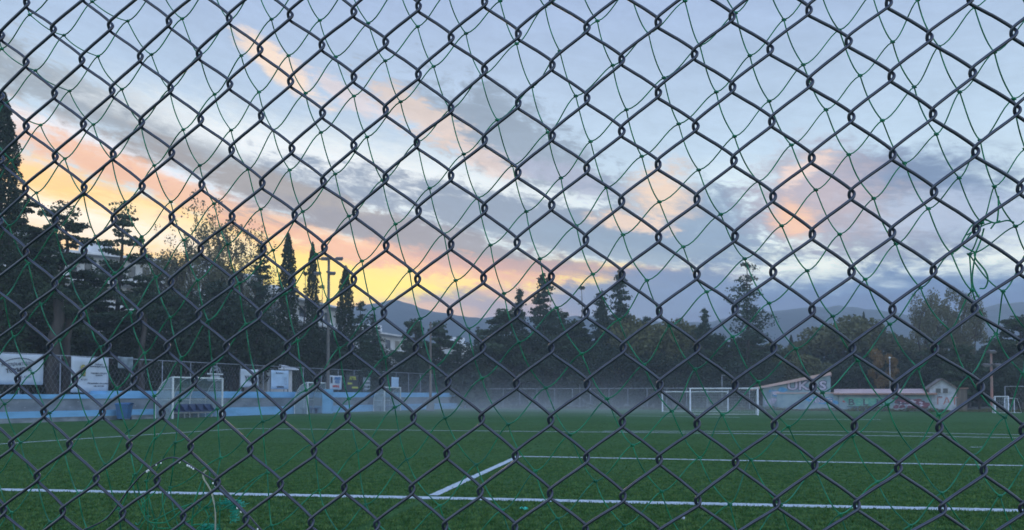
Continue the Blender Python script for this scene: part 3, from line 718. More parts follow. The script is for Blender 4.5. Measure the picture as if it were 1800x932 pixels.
# ------------------------------------------------------------ boards and banners on the terrace fence
def text(s, size, m, parent, loc, rot=(math.pi / 2, 0, 0), name='lettering', off=0.0, ext=.004, shear=0.0, sx=1.0):
    c = bpy.data.curves.new(name, 'FONT'); c.body = s; c.size = size; c.extrude = ext; c.offset = off; c.shear = shear; c.align_x = 'CENTER'; c.align_y = 'CENTER'; c.resolution_u = 3
    tmp = bpy.data.objects.new(name, c); col.objects.link(tmp)
    dg = bpy.context.evaluated_depsgraph_get(); me = bpy.data.meshes.new_from_object(tmp.evaluated_get(dg)); bpy.data.objects.remove(tmp)
    me.materials.clear(); o = link(name, me, m, parent); o.location = loc; o.rotation_euler = rot; o.scale = (sx, 1, 1); return o
AZT = math.atan2(u.y, u.x) + math.pi          # boards face the pitch: local +x must run to the right as seen from the pitch
def board(name, px0, px1, py0, py1, m, label, off=2.18, legs=None, group='banners on the terrace fence'):
    s0, s1 = s_at(px0, off), s_at(px1, off); sm = (s0 + s1) / 2; P = along(sm, off)
    Y = P.y
    z1 = at((px0 + px1) / 2, py0, Y).z; z0 = at((px0 + px1) / 2, py1, Y).z; w = s1 - s0
    root = empty(name, (P.x, P.y, z0), math.atan2(u.y, u.x)); tag(root, label, 'banner', group)
    b = MB(); n = 12; rnd = random.Random(int(px0) + 7)
    # a sheet with slight sag and ripple, 2 cm deep
    V = []; Fc = []; h = z1 - z0
    for i in range(n + 1):
        for j in range(7):
            x = -w / 2 + w * i / n; z = h * j / 6
            V.append((x, .03 * math.sin(i * .9 + px0) * (1 - abs(j - 3) / 5) , z - (.03 * math.sin(math.pi * i / n) if j == 6 else 0)))
    for i in range(n):
        for j in range(6): Fc.append((i * 7 + j, (i + 1) * 7 + j, (i + 1) * 7 + j + 1, i * 7 + j + 1))
    o = link('sheet', fastmesh('sheet', V, Fc, True), m, root); md = o.modifiers.new('thickness', 'SOLIDIFY'); md.thickness = .02; md.offset = 0
    if legs:
        for sx in (-1, 1):
            l = MB(); l.box(sx * w / 2 - .04, sx * w / 2 + .04, .03, .10, -legs, h * .98); l.build('leg', M['rail'], root)
    root['w'] = w; root['h'] = h
    return root, w, h
FT = (math.pi / 2, 0, 0)
Y0 = -.065
r, w, h = board('banner', -45, 75, 621, 676, M['banner'], 'large white banner at the far left with slanted dark lettering in an oval')
text('Αναψυκτήριο', h * .17, M['ink'], r, (w * .10, Y0, h * .67), (math.pi / 2, -.10, 0), shear=.3)
text('ΤΟΥΜΠΑΣ', h * .17, M['ink'], r, (w * .12, Y0, h * .47), (math.pi / 2, -.12, 0), off=.012)
text('τηλ. καφέ', h * .10, M['ink'], r, (w * .20, Y0, h * .26), (math.pi / 2, -.02, 0))
ob = MB(); ob.tube([(w * .10 + w * .27 * math.cos(t), Y0, h * .55 + h * .30 * math.sin(t) + w * .27 * math.cos(t) * .10) for t in np.linspace(.3, 2.7, 14)], .018, 4); ob.build('lettering_arc', M['ink'], r)
r, w, h = board('banner', 124, 190, 628, 690, M['banner'], 'white banner with a gold cup and two blocks of small dark print')
for i, (s, f) in enumerate((('Ακαδημίες', .80), ('ποδοσφαίρου Αγοριών', .74), ('Εγγραφές Αθλητών', .55), ('Αγοριών', .49), ('Πληροφορίες στα γραφεία', .26), ('τηλ. 2310 000', .18))):
    text(s, h * .055, M['ink'], r, (w * .22, Y0, h * f), FT, off=.002)
text('Κ. 2012', h * .06, M['ink'], r, (-w * .17, Y0, h * .36), FT)
cb = MB(); cb.ball((-w * .20, Y0, h * .70), h * .085, 10, 6, (1, .12, 1)); cb.tube([(-w * .20, Y0, h * .66), (-w * .17, Y0, h * .56), (-w * .20, Y0, h * .47)], [h * .05, h * .035, h * .06], 8); cb.build('cup_print', M['gold'], r, True)
ck = MB(); ck.tube([(-w * .23, Y0 - .03, h * .68), (-w * .25, Y0 - .03, h * .58), (-w * .26, Y0 - .03, h * .5)], [.02, .07, .03], 6); ck.build('dark_stroke_print', M['ink'], r)  # dark printed stroke beside the cup
board('banner', 206, 233, 627, 648, M['banner3'], 'small faded grey banner just right of the gold cup banner')
r, w, h = board('banner', 423, 454, 649, 681, M['banner'], 'white board with big dark capital letters standing on legs', legs=1.0)
text('YAP', h * .42, M['ink'], r, (-w * .10, Y0, h * .46), FT, off=.02, sx=.75)
r, w, h = board('banner', 476, 507, 651, 684, M['banner2'], 'pale blue board with a dark bottom line right of the big letters board', legs=1.1)
text('Κυλικείο', h * .14, M['ink'], r, (-w * .05, Y0, h * .85), FT); text('ΧΟΡΗΓΟΣ', h * .12, M['ink'], r, (0, Y0, h * .10), FT, off=.012)
text('3 2\n1 4\n5 6', h * .15, M['rail'], r, (w * .30, Y0, h * .42), FT)
r, w, h = board('banner', 579, 600, 660, 685, M['banner'], 'small white banner with blue letters and a red stripe')
text('ΔΗΜΟΣ\nΑΓΙΑΣ', h * .24, M['inkb'], r, (w * .12, Y0, h * .66), FT, off=.02, sx=.8); text('ΒΑΡΒΑΡΑΣ', h * .19, M['inkr'], r, (0, Y0, h * .22), FT, off=.02, sx=.75)
bb = MB(); bb.box(-w * .42, -w * .30, Y0, Y0 + .02, h * .45, h * .88); bb.build('figure_print', M['ink'], r)
r, w, h = board('banner', 608, 630, 659, 688, M['bannerd'], 'dark banner with yellow capital letters and two yellow bars')
text('ATTIK', h * .27, M['inky'], r, (0, Y0, h * .78), FT, off=.02, sx=.9)
bb = MB(); bb.box(-w * .4, -w * .05, Y0, Y0 + .02, h * .42, h * .52); bb.box(-w * .05, w * .42, Y0, Y0 + .02, h * .18, h * .28); bb.build('yellow_bars', M['inky'], r)
r, w, h = board('banner', 638, 651, 663, 690, M['banner3'], 'narrow faded grey banner with pale print between the dark banner and the pale green one')
bb = MB(); 
for f in (.2, .45, .7): bb.box(-w * .35, w * .35, Y0, Y0 + .02, h * f, h * f + .12)
bb.build('pale_print', M['banner'], r)
r, w, h = board('banner', 688, 701, 663, 681, M['banner2'], 'small pale green banner above the furthest dugout')
# oval sign board behind the first dugout
r, w, h = board('club_sign', 364, 390, 657, 668, M['bannerd'], 'dark sign with white capitals under a half round emblem above the near dugout', off=2.1)
text('ΚΕΡΑΥΝΟΣ', h * .42, M['banner'], r, (0, Y0, h * .48), FT, off=.014, sx=.85)
ar = MB(); ar.tube([(w * .36 * math.cos(t), Y0, h + h * 1.15 * math.sin(t)) for t in np.linspace(0, math.pi, 12)], .05, 6); ar.tube([(w * .2 * math.cos(t), Y0, h + h * .6 * math.sin(t)) for t in np.linspace(0, math.pi, 8)], .05, 6)
for t in np.linspace(.5, 2.6, 5): ar.tube([(w * .2 * math.cos(t), Y0, h + h * .6 * math.sin(t)), (w * .36 * math.cos(t), Y0, h + h * 1.15 * math.sin(t))], .03, 4)
ar.build('round_emblem', M['rail'], r)
fm = MB(); fm.box(-w / 2 - .05, w / 2 + .05, -.05, -.02, h - .07, h + .02); fm.box(-w / 2 - .05, w / 2 + .05, -.05, -.02, -.05, .04); fm.build('frame', M['white'], r)

# ------------------------------------------------------------ dugouts
def dugout(name, px, py0, py1, px_l, label, seats, depth, group='dugouts along the blue terrace', off=-1.2, scale=1.0):
    """curved see-through shelter: local x along the terrace, opening towards the pitch (-y)"""
    s1, s0 = s_at(px, off), s_at(px_l, off)
    P = along(s0, off); W = s1 - s0; H = at(px, py0, along(s1, off).y).z
    root = empty(name, (P.x, P.y, 0), math.atan2(u.y, u.x)); tag(root, label, 'dugout', group)
    prof = [(depth, 0), (depth, H * .45), (depth * .86, H * .68), (depth * .60, H * .86), (depth * .30, H * .96), (0, H)]
    pc = catmull([(0, a, b) for a, b in prof], 4)
    # frames
    fb = MB(); nr = 4 if seats else 3
    for i in range(nr):
        x = W * i / (nr - 1); fb.tube([(x, p[1], p[2]) for p in pc], .03, 6)
    for zz in (.45, .72): fb.tube([(0, depth * (1 if zz < .5 else .83), H * zz), (W, depth * (1 if zz < .5 else .83), H * zz)], .022, 6)
    for x in (0, W): fb.tube([(x, 0, H * .72), (x, depth * .82, H * .72)], .022, 6)
    fb.build('curved_frame', M['white'], root, True)
    for x in (0, W):
        p = MB(); p.box(x - .04, x + .04, -.04, .04, 0, H); p.build('front_post', M['white'], root)
    p = MB(); p.box(.04, W - .04, -.04, .04, H - .06, H + .03); p.build('top_beam', M['white'], root)
    sh = MB(); V = []; Fc = []
    for i, q in enumerate(pc): V += [(0, q[1] - .01, q[2] - .01), (W, q[1] - .01, q[2] - .01)]
    for i in range(len(pc) - 1): Fc.append((2 * i, 2 * i + 1, 2 * i + 3, 2 * i + 2))
    o = link('back_sheet', fastmesh('back_sheet', V, Fc, True), M['plastic'], root); md = o.modifiers.new('t', 'SOLIDIFY'); md.thickness = .008
    for x in (.012, W - .012):
        me = bpy.data.meshes.new('side_sheet'); vs_ = [(x, 0, 0)] + [(x, q[1] - .02, max(0, q[2] - .02)) for q in pc]
        me.from_pydata(vs_, [], [tuple(range(len(vs_)))]); o = link('side_sheet', me, M['plastic'], root); md = o.modifiers.new('t', 'SOLIDIFY'); md.thickness = .008
    if seats:
        sw = (W - .3) / seats
        for i in range(seats):
            q = MB(); x = .15 + i * sw
            q.prism([(depth * .30, .42), (depth * .30, .47), (depth * .30 + .40, .50), (depth * .30 + .48, .92), (depth * .30 + .53, .92), (depth * .30 + .46, .42)], x + .02, x + sw - .03)
            q.build('seat', M['pleather'], root)
        b = MB(); b.box(.1, W - .1, depth * .30 + .1, depth * .30 + .22, .30, .40)
        for i in range(4): b.box(.3 + i * (W - .7) / 3, .38 + i * (W - .7) / 3, depth * .30 + .12, depth * .30 + .2, 0, .30)
        b.build('bench_frame', M['rail'], root)
    else:
        b = MB(); b.box(.1, W - .1, depth * .4, depth * .4 + .35, .40, .47)
        for x in (.3, W - .4): b.box(x, x + .08, depth * .45, depth * .45 + .2, 0, .40)
        b.build('bench', M['pleather'], root)
    return root
dugout('dugout', 391, 665, 735, 304, 'nearest clear plastic dugout with a row of blue seats', 6, 1.5, off=-.35 - 1.3)
dugout('dugout', 573, 673, 727, 541, 'middle curved plastic dugout beside the blue footed floodlight post', 0, 1.3, off=-1.45)
dugout('dugout', 704, 681, 720, 676, 'furthest cloudy plastic dugout on the left side', 0, 1.2, off=-1.4)
# ------------------------------------------------------------ bin
def wheelie_bin(px0, px1, py0, py1):
    P = along(s_at((px0 + px1) / 2, -.55), -.55); k = P.y / F; w = (px1 - px0) * k; h = 1.02
    root = empty('wheelie_bin', (P.x, P.y, 0), math.atan2(u.y, u.x) - math.pi / 2 + .5); tag(root, 'blue wheelie bin standing against the grey terrace step', 'bin')
    b = MB(); ws, wt = w * .36, w * .46
    V = [(-ws, -ws, .08), (ws, -ws, .08), (ws, ws, .08), (-ws, ws, .08), (-wt, -wt, h * .9), (wt, -wt, h * .9), (wt, wt, h * .9), (-wt, wt, h * .9)]
    b.add(V, [(3, 2, 1, 0), (0, 1, 5, 4), (1, 2, 6, 5), (2, 3, 7, 6), (3, 0, 4, 7), (4, 5, 6, 7)]); b.box(-wt - .03, wt + .03, -wt - .03, wt + .03, h * .88, h * .93)
    b.build('body', M['bin'], root)
    l = MB(); l.prism([(-wt - .05, h * .933), (-wt - .03, h * .97), (0, h * 1.03), (wt, h * 1.0), (wt + .06, h * .933)], -wt - .05, wt + .05); l.build('lid', M['bin'], root)
    for sx in (-1, 1):
        q = MB(); q.tube([(sx * ws - .03, ws + .02, .10), (sx * ws + .03, ws + .02, .10)], .10, 12); q.build('wheel', M['ink'], root, True)
wheelie_bin(207, 230, 707, 733)

# ------------------------------------------------------------ goals
def goal(name, P0, P1, H, depth, back, label, r=.05, cat='goal', group='football goals', netm=True):
    P0 = Vector(P0); P1 = Vector(P1); d = (P1 - P0); W = d.length; root = empty(name, tuple(P0), math.atan2(d.y, d.x)); tag(root, label, cat, group)
    for x in (0, W):
        p = MB(); p.tube([(x, 0, 0), (x, 0, H)], r, 10); p.build('post', M['white'], root, True)
    p = MB(); p.tube([(-r, 0, H), (W + r, 0, H)], r, 10); p.build('crossbar', M['white'], root, True)
    s = back
    p = MB()
    for x in (0, W): p.tube([(x, 0, H), (x, s * depth * .45, H - .03), (x, s * depth, 0.03)], r * .45, 6); p.tube([(x, 0, .03), (x, s * depth, .03)], r * .5, 6)
    p.tube([(0, s * depth, .03), (W, s * depth, .03)], r * .5, 6); p.tube([(0, s * depth * .45, H - .03), (W, s * depth * .45, H - .03)], r * .4, 6)
    p.build('back_frame', M['white'], root, True)
    if netm:
        nb = MB(); st = .16; prof = catmull([(0, 0, H), (0, s * depth * .45, H - .08), (0, s * depth * .80, H * .5), (0, s * depth, .05)], 5)
        nx = int(W / st)
        for i in range(nx + 1):
            x = W * i / nx; nb.tube([(x, q[1], q[2]) for q in prof], .006, 3, False)
        for q in prof: nb.tube([(0, q[1], q[2]), (W * .5, q[1] + s * .03, q[2] - .04), (W, q[1], q[2])], .006, 3, False)
        for x in (0, W):
            for t in np.linspace(.1, .9, 9): nb.tube([(x, s * depth * t, .03), (x, s * depth * t, float(np.interp(t * depth, [abs(q[1]) for q in prof], [q[2] for q in prof])))], .006, 3, False)
            for zz in np.linspace(.2, H - .2, 9): nb.tube([(x, 0, zz), (x, s * float(np.interp(-zz, [-q[2] for q in prof], [abs(q[1]) for q in prof])), zz)], .006, 3, False)
        nb.build('net', M['goalnet'], root)
    return root
ga, gb = ground(1213.5, 729.5), ground(1326, 728.5); gb = Vector((gb.x, ga.y - .9, 0)); gb.x = (1326 - CX) / F * gb.y * 1.014
goal('football_goal', ga, gb, 2.02, 1.5, 1, 'nearer white football goal with net, its post overlapping the goal behind')
gc, gd = ground(1160, 723.5), ground(1259, 723); goal('football_goal', (gc.x, 70, 0), (gd.x, 68.5, 0), 1.82, 1.3, 1, 'further white football goal half hidden behind the nearer one')
gw = 64
goal('small_goal', at(1749.5, 722, gw).xy.to_3d(), at(1773, 722, gw - .3).xy.to_3d(), at(1760, 697, gw).z, .9, 1, 'small narrow white goal in front of the fence at the far right', r=.035)
ge = at(1766, 722, 66); goal('small_goal', ge.xy.to_3d(), at(1783, 722, 65).xy.to_3d(), at(1760, 700, 66).z, .7, 1, 'small pale goal frame behind the narrow white goal', r=.025, netm=False)

# ------------------------------------------------------------ poles
def pole(name, px, py_top, Y, r0, r1, m, label, cat, base_z=0.0):
    P = at(px, py_top, Y); top = P.z; root = empty(name, (P.x, P.y, base_z)); tag(root, label, cat)
    b = MB(); b.tube([(0, 0, 0), (0, 0, (top - base_z) * .5), (0, 0, top - base_z)], [r0, (r0 + r1) / 2, r1], 10); b.build('mast', m, root, True); return root, top - base_z
def lamp_head(root, z, n=4, w=1.0):
    b = MB(); b.box(-w, w, -.06, .06, z - .08, z + .04); b.box(-.06, .06, -w * .7, w * .7, z - 1.25, z - 1.12); b.build('cross_arm', M['mast'], root)
    for i in range(n):
        q = MB(); x = -w + 2 * w * i / (n - 1); zz = z + .02 if i % 2 else z - 1.2
        q.prism([(-.30, zz - .22), (-.34, zz - .02), (-.05, zz + .12), (.12, zz + .0)], x - .28, x + .28); q.build('floodlight', M['mast'], root)
r, z = pole('floodlight_mast', 578, 455, 63.5, .16, .10, M['mast'], 'tall floodlight mast between two cypresses with a blue painted foot', 'floodlight'); lamp_head(r, z, 4, .9)
b = MB(); b.box(-.38, .38, -.30, .30, 0, 2.0); b.build('painted_foot', M['blue'], r)
r, z = pole('utility_pole', 757, 566, 74, .14, .09, M['wood'], 'pale wooden utility pole in front of the rounded pine', 'pole')
b = MB(); b.box(-.2, .2, -.06, .06, z - .5, z - .42); b.ball((-.15, 0, z - .36), .07); b.ball((.15, 0, z - .36), .07); b.build('cross_arm', M['rail'], r)
b = MB(); b.box(-.35, .35, -.25, .25, 0, 1.0); b.build('footing', M['conc'], r)
r, z = pole('lamp_mast', 1269, 660, 86, .06, .04, M['rail'], 'thin grey mast behind the nearer goal', 'pole')
b = MB(); b.box(-.05, .35, -.05, .05, z - .03, z + .03); b.build('lamp_arm', M['rail'], r)
r, z = pole('lamp_mast', 1019, 655, 92, .06, .04, M['rail'], 'thin mast rising behind the middle of the far fence', 'pole')
b = MB(); b.box(-.3, .05, -.05, .05, z - .03, z + .03); b.build('lamp_arm', M['rail'], r)
r, z = pole('floodlight_mast', 1742, 618, 70, .13, .09, M['redpole'], 'rust red and white mast in front of the dark trees at the far right', 'floodlight'); lamp_head(r, z, 3, .5)
r, z = pole('lamp_mast', 1564, 630, 80, .05, .04, M['rail'], 'thin mast in front of the small orange leaved tree', 'pole')
b = MB(); b.ball((0, 0, z + .05), .12); b.build('lamp_globe', M['white'], r, True)

# ------------------------------------------------------------ painted sheds and the hut
AV = math.atan2(v.y, v.x)
def on_line(px, back=0.0):
    """point of the far boundary line (moved away by back) seen at pixel column px"""
    d = ray(px, 700); k = d.x / d.y; P = B0 + u * back
    t = (k * P.y - P.x) / (v.x - k * v.y); return P + v * t
def wall_frame(px0, px1, back=0.0):
    P, Q = on_line(px0, back), on_line(px1, back); return P, (Q - P).length
def hz(px, py, P): return at(px, py, P.y).z
def blob_letters(s, size, loc, parent, fill, line, sx=1.0, off=.05, rot=0.0):
    text(s, size, line, parent, (loc[0], loc[1], loc[2]), (math.pi / 2, rot, 0), 'graffiti_outline', off=off * 1.9, ext=.004, sx=sx)
    text(s, size, fill, parent, (loc[0], loc[1] - .008, loc[2]), (math.pi / 2, rot, 0), 'graffiti_fill', off=off * .55, ext=.004, sx=sx)
def splat(parent, name, m, x0, x1, z0, z1, y, n, seed, rr=(.1, .4)):
    rnd = random.Random(seed); b = MB()
    for i in range(n):
        cx, cz = rnd.uniform(x0, x1), rnd.uniform(z0, z1); r_ = rnd.uniform(*rr); k = 10; yy = y - .0006 * i
        V = [(cx, yy, cz)] + [(cx + r_ * rnd.uniform(.6, 1.2) * math.cos(6.283 * j / k), yy, cz + r_ * .5 * rnd.uniform(.5, 1.2) * math.sin(6.283 * j / k)) for j in range(k)]
        V = V + [(a, y + .004 if True else 0, c) for a, _, c in V]
        b.add(V, [(0, 1 + j, 1 + (j + 1) % k, 1 + (j + 2) % k) for j in range(0, k, 2)] + [(1 + j, k + 2 + j, k + 2 + (j + 1) % k, 1 + (j + 1) % k) for j in range(k)])
    return b.build(name, m, parent)
# long gabled shed (left)
P, W = wall_frame(1341, 1459, 2.6); root = empty('gabled_shed', (P.x, P.y, 0), AV); tag(root, 'pale blue shed with a steep single slope roof and big lilac graffiti', 'shed')
hl, hr = hz(1341, 683, P), hz(1457, 660, P + v * W)
b = MB(); V = [(0, 0, 0), (W, 0, 0), (W, 0, hr), (0, 0, hl), (0, 6, 0), (W, 6, 0), (W, 6, hr), (0, 6, hl)]
b.add(V, [(0, 1, 2, 3), (5, 4, 7, 6), (4, 0, 3, 7), (1, 5, 6, 2), (3, 2, 6, 7)]); b.build('wall', M['shedwall'], root)
b = MB(); sl = (hr - hl) / W; b.add([(-1.2, -.45, hl - 1.2 * sl + .02), (W + .1, -.45, hr + .02), (W + .1, 6.3, hr + .02), (-1.2, 6.3, hl - 1.2 * sl + .02), (-1.2, -.45, hl - 1.2 * sl + .26), (W + .1, -.45, hr + .34), (W + .1, 6.3, hr + .34), (-1.2, 6.3, hl - 1.2 * sl + .26)],
   [(3, 2, 1, 0), (4, 5, 6, 7), (0, 1, 5, 4), (2, 3, 7, 6), (0, 4, 7, 3), (1, 2, 6, 5)]); b.build('roof', M['pinkroof'], root)
blob_letters('UKAS', 1.2, (W * .66, -.012, (hz(1415, 679, P))), root, M['g_lil'], M['g_out'], sx=1.25, off=.05)
splat(root, 'blue_paint_patch', M['g_blue'], W * .08, W * .42, 1.3, 2.3, -.012, 5, 5, (.25, .6)); splat(root, 'dark_stain', M['g_lil'], W * .02, W * .25, .6, 2.0, -.016, 4, 6, (.3, .6))
# low wall in front of it
P, W = wall_frame(1366, 1474, .6); root = empty('graffiti_wall', (P.x, P.y, 0), AV); tag(root, 'low pale wall with a blue graffiti patch in front of the steep roofed shed', 'wall')
h1 = hz(1420, 692, P + v * W * .5)
b = MB(); b.box(0, W, 0, .25, 0, h1); b.build('wall_body', M['shedwall'], root)
b = MB(); b.box(-.1, W + .1, -.08, .4, h1 + .003, h1 + .10); b.build('coping', M['pinkroof'], root)
splat(root, 'blue_paint_patch', M['g_blue'], W * .52, W * .94, .75, 1.25, -.012, 12, 8, (.25, .6)); blob_letters('2BSG', .66, (W * .72, -.026, h1 * .60), root, M['g_lil'], M['g_out'], sx=1.45, off=.02)
b = MB(); b.box(W * .30, W, -.5, -.02, 0, .10); b.build('kerb_slab', M['tile'], root)
# low pink-roofed building
P, W = wall_frame(1474.5, 1638, .5); root = empty('low_shed', (P.x, P.y, 0), AV); tag(root, 'long low building under a flat pink roof with green and maroon graffiti', 'shed')
h1 = hz(1550, 694.5, P + v * W * .5)
b = MB(); b.box(0, W, 0, 4.5, 0, h1); b.build('wall', M['shedwall'], root)
b = MB(); b.prism([(-.5, h1 + .003), (-.55, h1 + .14), (4.9, h1 + .62), (4.9, h1 + .45)], -.45, W + .35); b.build('roof', M['pinkroof'], root)
b = MB(); b.box(-.5, W + .4, -.62, -.56, h1 + .02, h1 + .17); b.build('gutter', M['tile'], root)
splat(root, 'mint_paint_patch', M['g_teal'], W * .10, W * .54, .55, h1 - .4, -.012, 26, 3, (.2, .5))
for i, ch in enumerate('BELUKS'):
    fx = W * (.105 + .078 * i)
    q = MB(); q.box(fx, fx + W * .066, -.046, -.034, .45, h1 - .28); q.build('graffiti_panel', M['g_green'], root)
    text(ch, .85, M['g_teal'] if i % 2 else M['g_out'], root, (fx + W * .033, -.052, h1 * .53), FT, 'graffiti_letter', off=.02, sx=1.2)
b = MB(); b.box(W * .09, W * .56, -.060, -.048, .36, .44); b.build('graffiti_underline', M['g_out'], root)
splat(root, 'maroon_paint_patch', M['g_red'], W * .62, W * .92, .35, h1 - .35, -.012, 30, 4, (.2, .55)); splat(root, 'lilac_paint_patch', M['g_lil'], W * .64, W * .9, .45, h1 - .5, -.036, 12, 5, (.08, .22))
splat(root, 'purple_paint_patch', M['g_out'], W * .62, W * .74, h1 * .45, h1 - .25, -.032, 7, 7, (.1, .3)); splat(root, 'red_mark', M['inkr'], W * .03, W * .07, h1 * .55, h1 * .62, -.012, 3, 9, (.1, .2))
# white hut with a gable
P, W = wall_frame(1634, 1681, .9); root = empty('gabled_hut', (P.x, P.y, 0), AV); tag(root, 'small whitewashed hut with a pointed gable and two little windows', 'hut')
he = hz(1634, 682, P); ha = hz(1656, 668, P + v * W * .5)
V = [(0, 0, 0), (W, 0, 0), (W, 0, he), (W * .47, 0, ha), (0, 0, he)]; V += [(a, 4, c) for a, _, c in V]
me = bpy.data.meshes.new('wall'); me.from_pydata(V, [], [(0, 1, 2, 3, 4), (9, 8, 7, 6, 5), (0, 5, 6, 1), (1, 6, 7, 2), (4, 9, 5, 0), (2, 7, 8, 3), (3, 8, 9, 4)]); link('wall', me, M['hutwall'], root)
for k, (xa, za, xb, zb) in enumerate(((-.25, he - .2, W * .47, ha + .04), (W * .47, ha + .04, W + .25, he - .25))):
    b = MB(); b.add([(xa, -.3, za), (xb, -.3, zb), (xb, 4.2, zb), (xa, 4.2, za), (xa, -.3, za + .12), (xb, -.3, zb + .12), (xb, 4.2, zb + .12), (xa, 4.2, za + .12)], [(3, 2, 1, 0), (4, 5, 6, 7), (0, 1, 5, 4), (2, 3, 7, 6), (0, 4, 7, 3), (1, 2, 6, 5)]); b.build('roof', M['wood'], root)
for x in (W * .33, W * .60):
    f = MB(); f.box(x - .24, x + .24, -.04, -.002, he * .76, he * .99); fo = f.build('window', M['rail'], root)
    f = MB(); f.box(x - .19, x + .19, -.06, -.042, he * .78, he * .97); f.build('pane', M['glass'], fo)
text('389', .3, M['ink'], root, (W * .38, -.01, he * .60), FT, 'painted_number'); text('ΓΑΤ', .95, M['g_org'], root, (W * .66, -.012, he * .42), FT, 'graffiti_letter', off=.01)
P, W = wall_frame(1681, 1700, 1.2); root = empty('side_annex', (P.x, P.y, 0), AV); tag(root, 'dull low annex with flaking paint right of the white hut', 'shed')
b = MB(); b.box(0, W, 0, 3, 0, 2.1); b.build('wall', M['wood'], root); b = MB(); b.box(-.1, W + .1, -.2, 3.2, 2.103, 2.2); b.build('roof', M['tile'], root)
# low wall with pale coping behind the corner of the terrace
P, W = wall_frame(800, 858, 3.5); b = MB(); b.box(0, W, 0, .2, 0, 2.2); root = b.build('corner_wall', M['conc']); root.location = P; root.rotation_euler = (0, 0, AV); tag(root, 'faint grey wall at the far left corner behind the end of the terrace', 'wall')

# ------------------------------------------------------------ apartment blocks behind the left trees
def block(px0, px1, py0, py1, Y0_, Y1_, base, floors, bays, label, roof=M['slab'], depth=14, group='apartment blocks behind the trees'):
    P = at(px0, 700, Y0_); Q = at(px1, 700, Y1_); P.z = Q.z = 0; d = Q - P; W = d.length; H = at(px0, py0, Y0_).z
    root = empty('apartment_block', tuple(P), math.atan2(d.y, d.x)); tag(root, label, 'building', group)
    b = MB(); b.box(0, W, 0, depth, 0, H - .4); b.build('wall', M['bldg'], root)
    b = MB(); b.box(-.5, W + .5, -1.5, depth + .5, H - .39, H - .1); b.box(W * .3, W * .55, 3, 7, H - .09, H + 2.0); b.build('roof', roof, root)
    fh = (H - .6) / floors
    for f in range(1, floors):
        z = f * fh
        s = MB(); s.box(.2, W - .2, -1.5, -.003, z - .12, z + .06); s.box(.2, W - .2, -1.5, -1.4, z + .062, z + .75); s.build('balcony', M['slab'], root)
    rnd = random.Random(int(px0)); bw = W / bays
    for f in range(floors):
        for k in range(bays):
            x = k * bw + bw * .22; z = f * fh + .5
            w_ = MB(); w_.box(x, x + bw * .5, -.05, -.002, z, z + fh * .66); wo = w_.build('window', M['glass'] if rnd.random() < .7 else M['shade'], root)
            if (f + k) % 3 == 0:
                a = MB(); a.prism([(-1.35, z + fh * .35), (-1.3, z + fh * .37), (-.06, z + fh * .74), (-.06, z + fh * .70)], x - .2, x + bw * .6); a.build('awning', M['shade'], root)
    return root
block(84, 290, 438, 470, 92, 100, 0, 6, 8, 'large white block seen in scraps between the nearest pines')
block(20, 100, 398, 405, 104, 110, 0, 6, 3, 'building with a brownish tiled roof beside the giant cypress', roof=M['tile'])
block(468, 604, 512, 545, 105, 128, 0, 5, 6, 'flat roofed white block behind the row of cypresses')
block(655, 722, 583, 600, 150, 165, 0, 4, 4, 'distant white block with stacked balconies left of the rounded pines')
block(790, 868, 606, 622, 160, 170, 0, 3, 3, 'faint pale building far off beyond the corner of the pitch')
block(300, 460, 470, 500, 110, 118, 0, 6, 6, 'pale block hidden behind the feathery trees on the left')
# kiosk roof behind the terrace boards
P = along(s_at(495, 4), 4.2); root = empty('kiosk', (P.x, P.y, 0), math.atan2(u.y, u.x)); tag(root, 'small kiosk with a pale ribbed roof showing over the terrace boards', 'kiosk')
hk = at(495, 640, P.y).z
b = MB(); b.box(-1.6, 1.6, 0, 2.5, 0, hk - .5); b.build('wall', M['bldg'], root)
b = MB(); b.prism([(-.5, hk - .49), (-.5, hk - .38), (1.2, hk), (3, hk - .38), (3, hk - .49)], -1.9, 1.9); b.build('roof', M['slab'], root)

# ------------------------------------------------------------ hills
def hills():
    rnd = np.random.RandomState(5)
    nx, ny = 220, 40
    X = np.linspace(-520, 560, nx)[:, None] * np.ones(ny)[None, :]; Y = np.ones(nx)[:, None] * np.linspace(380, 820, ny)[None, :]
    # crest height seen at each azimuth
    px = CX + F * X / 600
    cr = np.interp(px, [-200, 300, 520, 640, 700, 760, 850, 1000, 1250, 1350, 1420, 1500, 1600, 1700, 1760, 1850, 2100], [590, 575, 560, 538, 526, 541, 560, 556, 562, 549, 543, 546, 552, 545, 533, 524, 500])
    Hc = (695 - cr) / F * 600 * 1.02
    t = (Y - 380) / 220; prof = np.where(t < 1, np.sin(np.clip(t, 0, 1) * math.pi / 2) ** 1.6, 1 - .3 * (t - 1))
    bump = sum(np.sin(X * f + p) * np.cos(Y * f * .8 + q) * a for f, a, p, q in ((.013, 3.0, 1, 2), (.031, 1.8, 4, 1), (.07, 1.1, 2, 5), (.17, .8, 3, 3), (.41, .45, 1, 4), (.83, .3, 2, 2)))
    Z = Hc * prof + bump * np.clip(t * 1.5, 0, 1) - 1
    V = np.stack([X, Y, Z], -1).reshape(-1, 3); i = np.arange(nx - 1)[:, None]; j = np.arange(ny - 1)[None, :]
    Q = np.stack([i * ny + j, (i + 1) * ny + j, (i + 1) * ny + j + 1, i * ny + j + 1], -1).reshape(-1, 4)
    o = link('hills', fastmesh('hills', V, Q, True), M['hill']); tag(o, kind='structure')
hills()
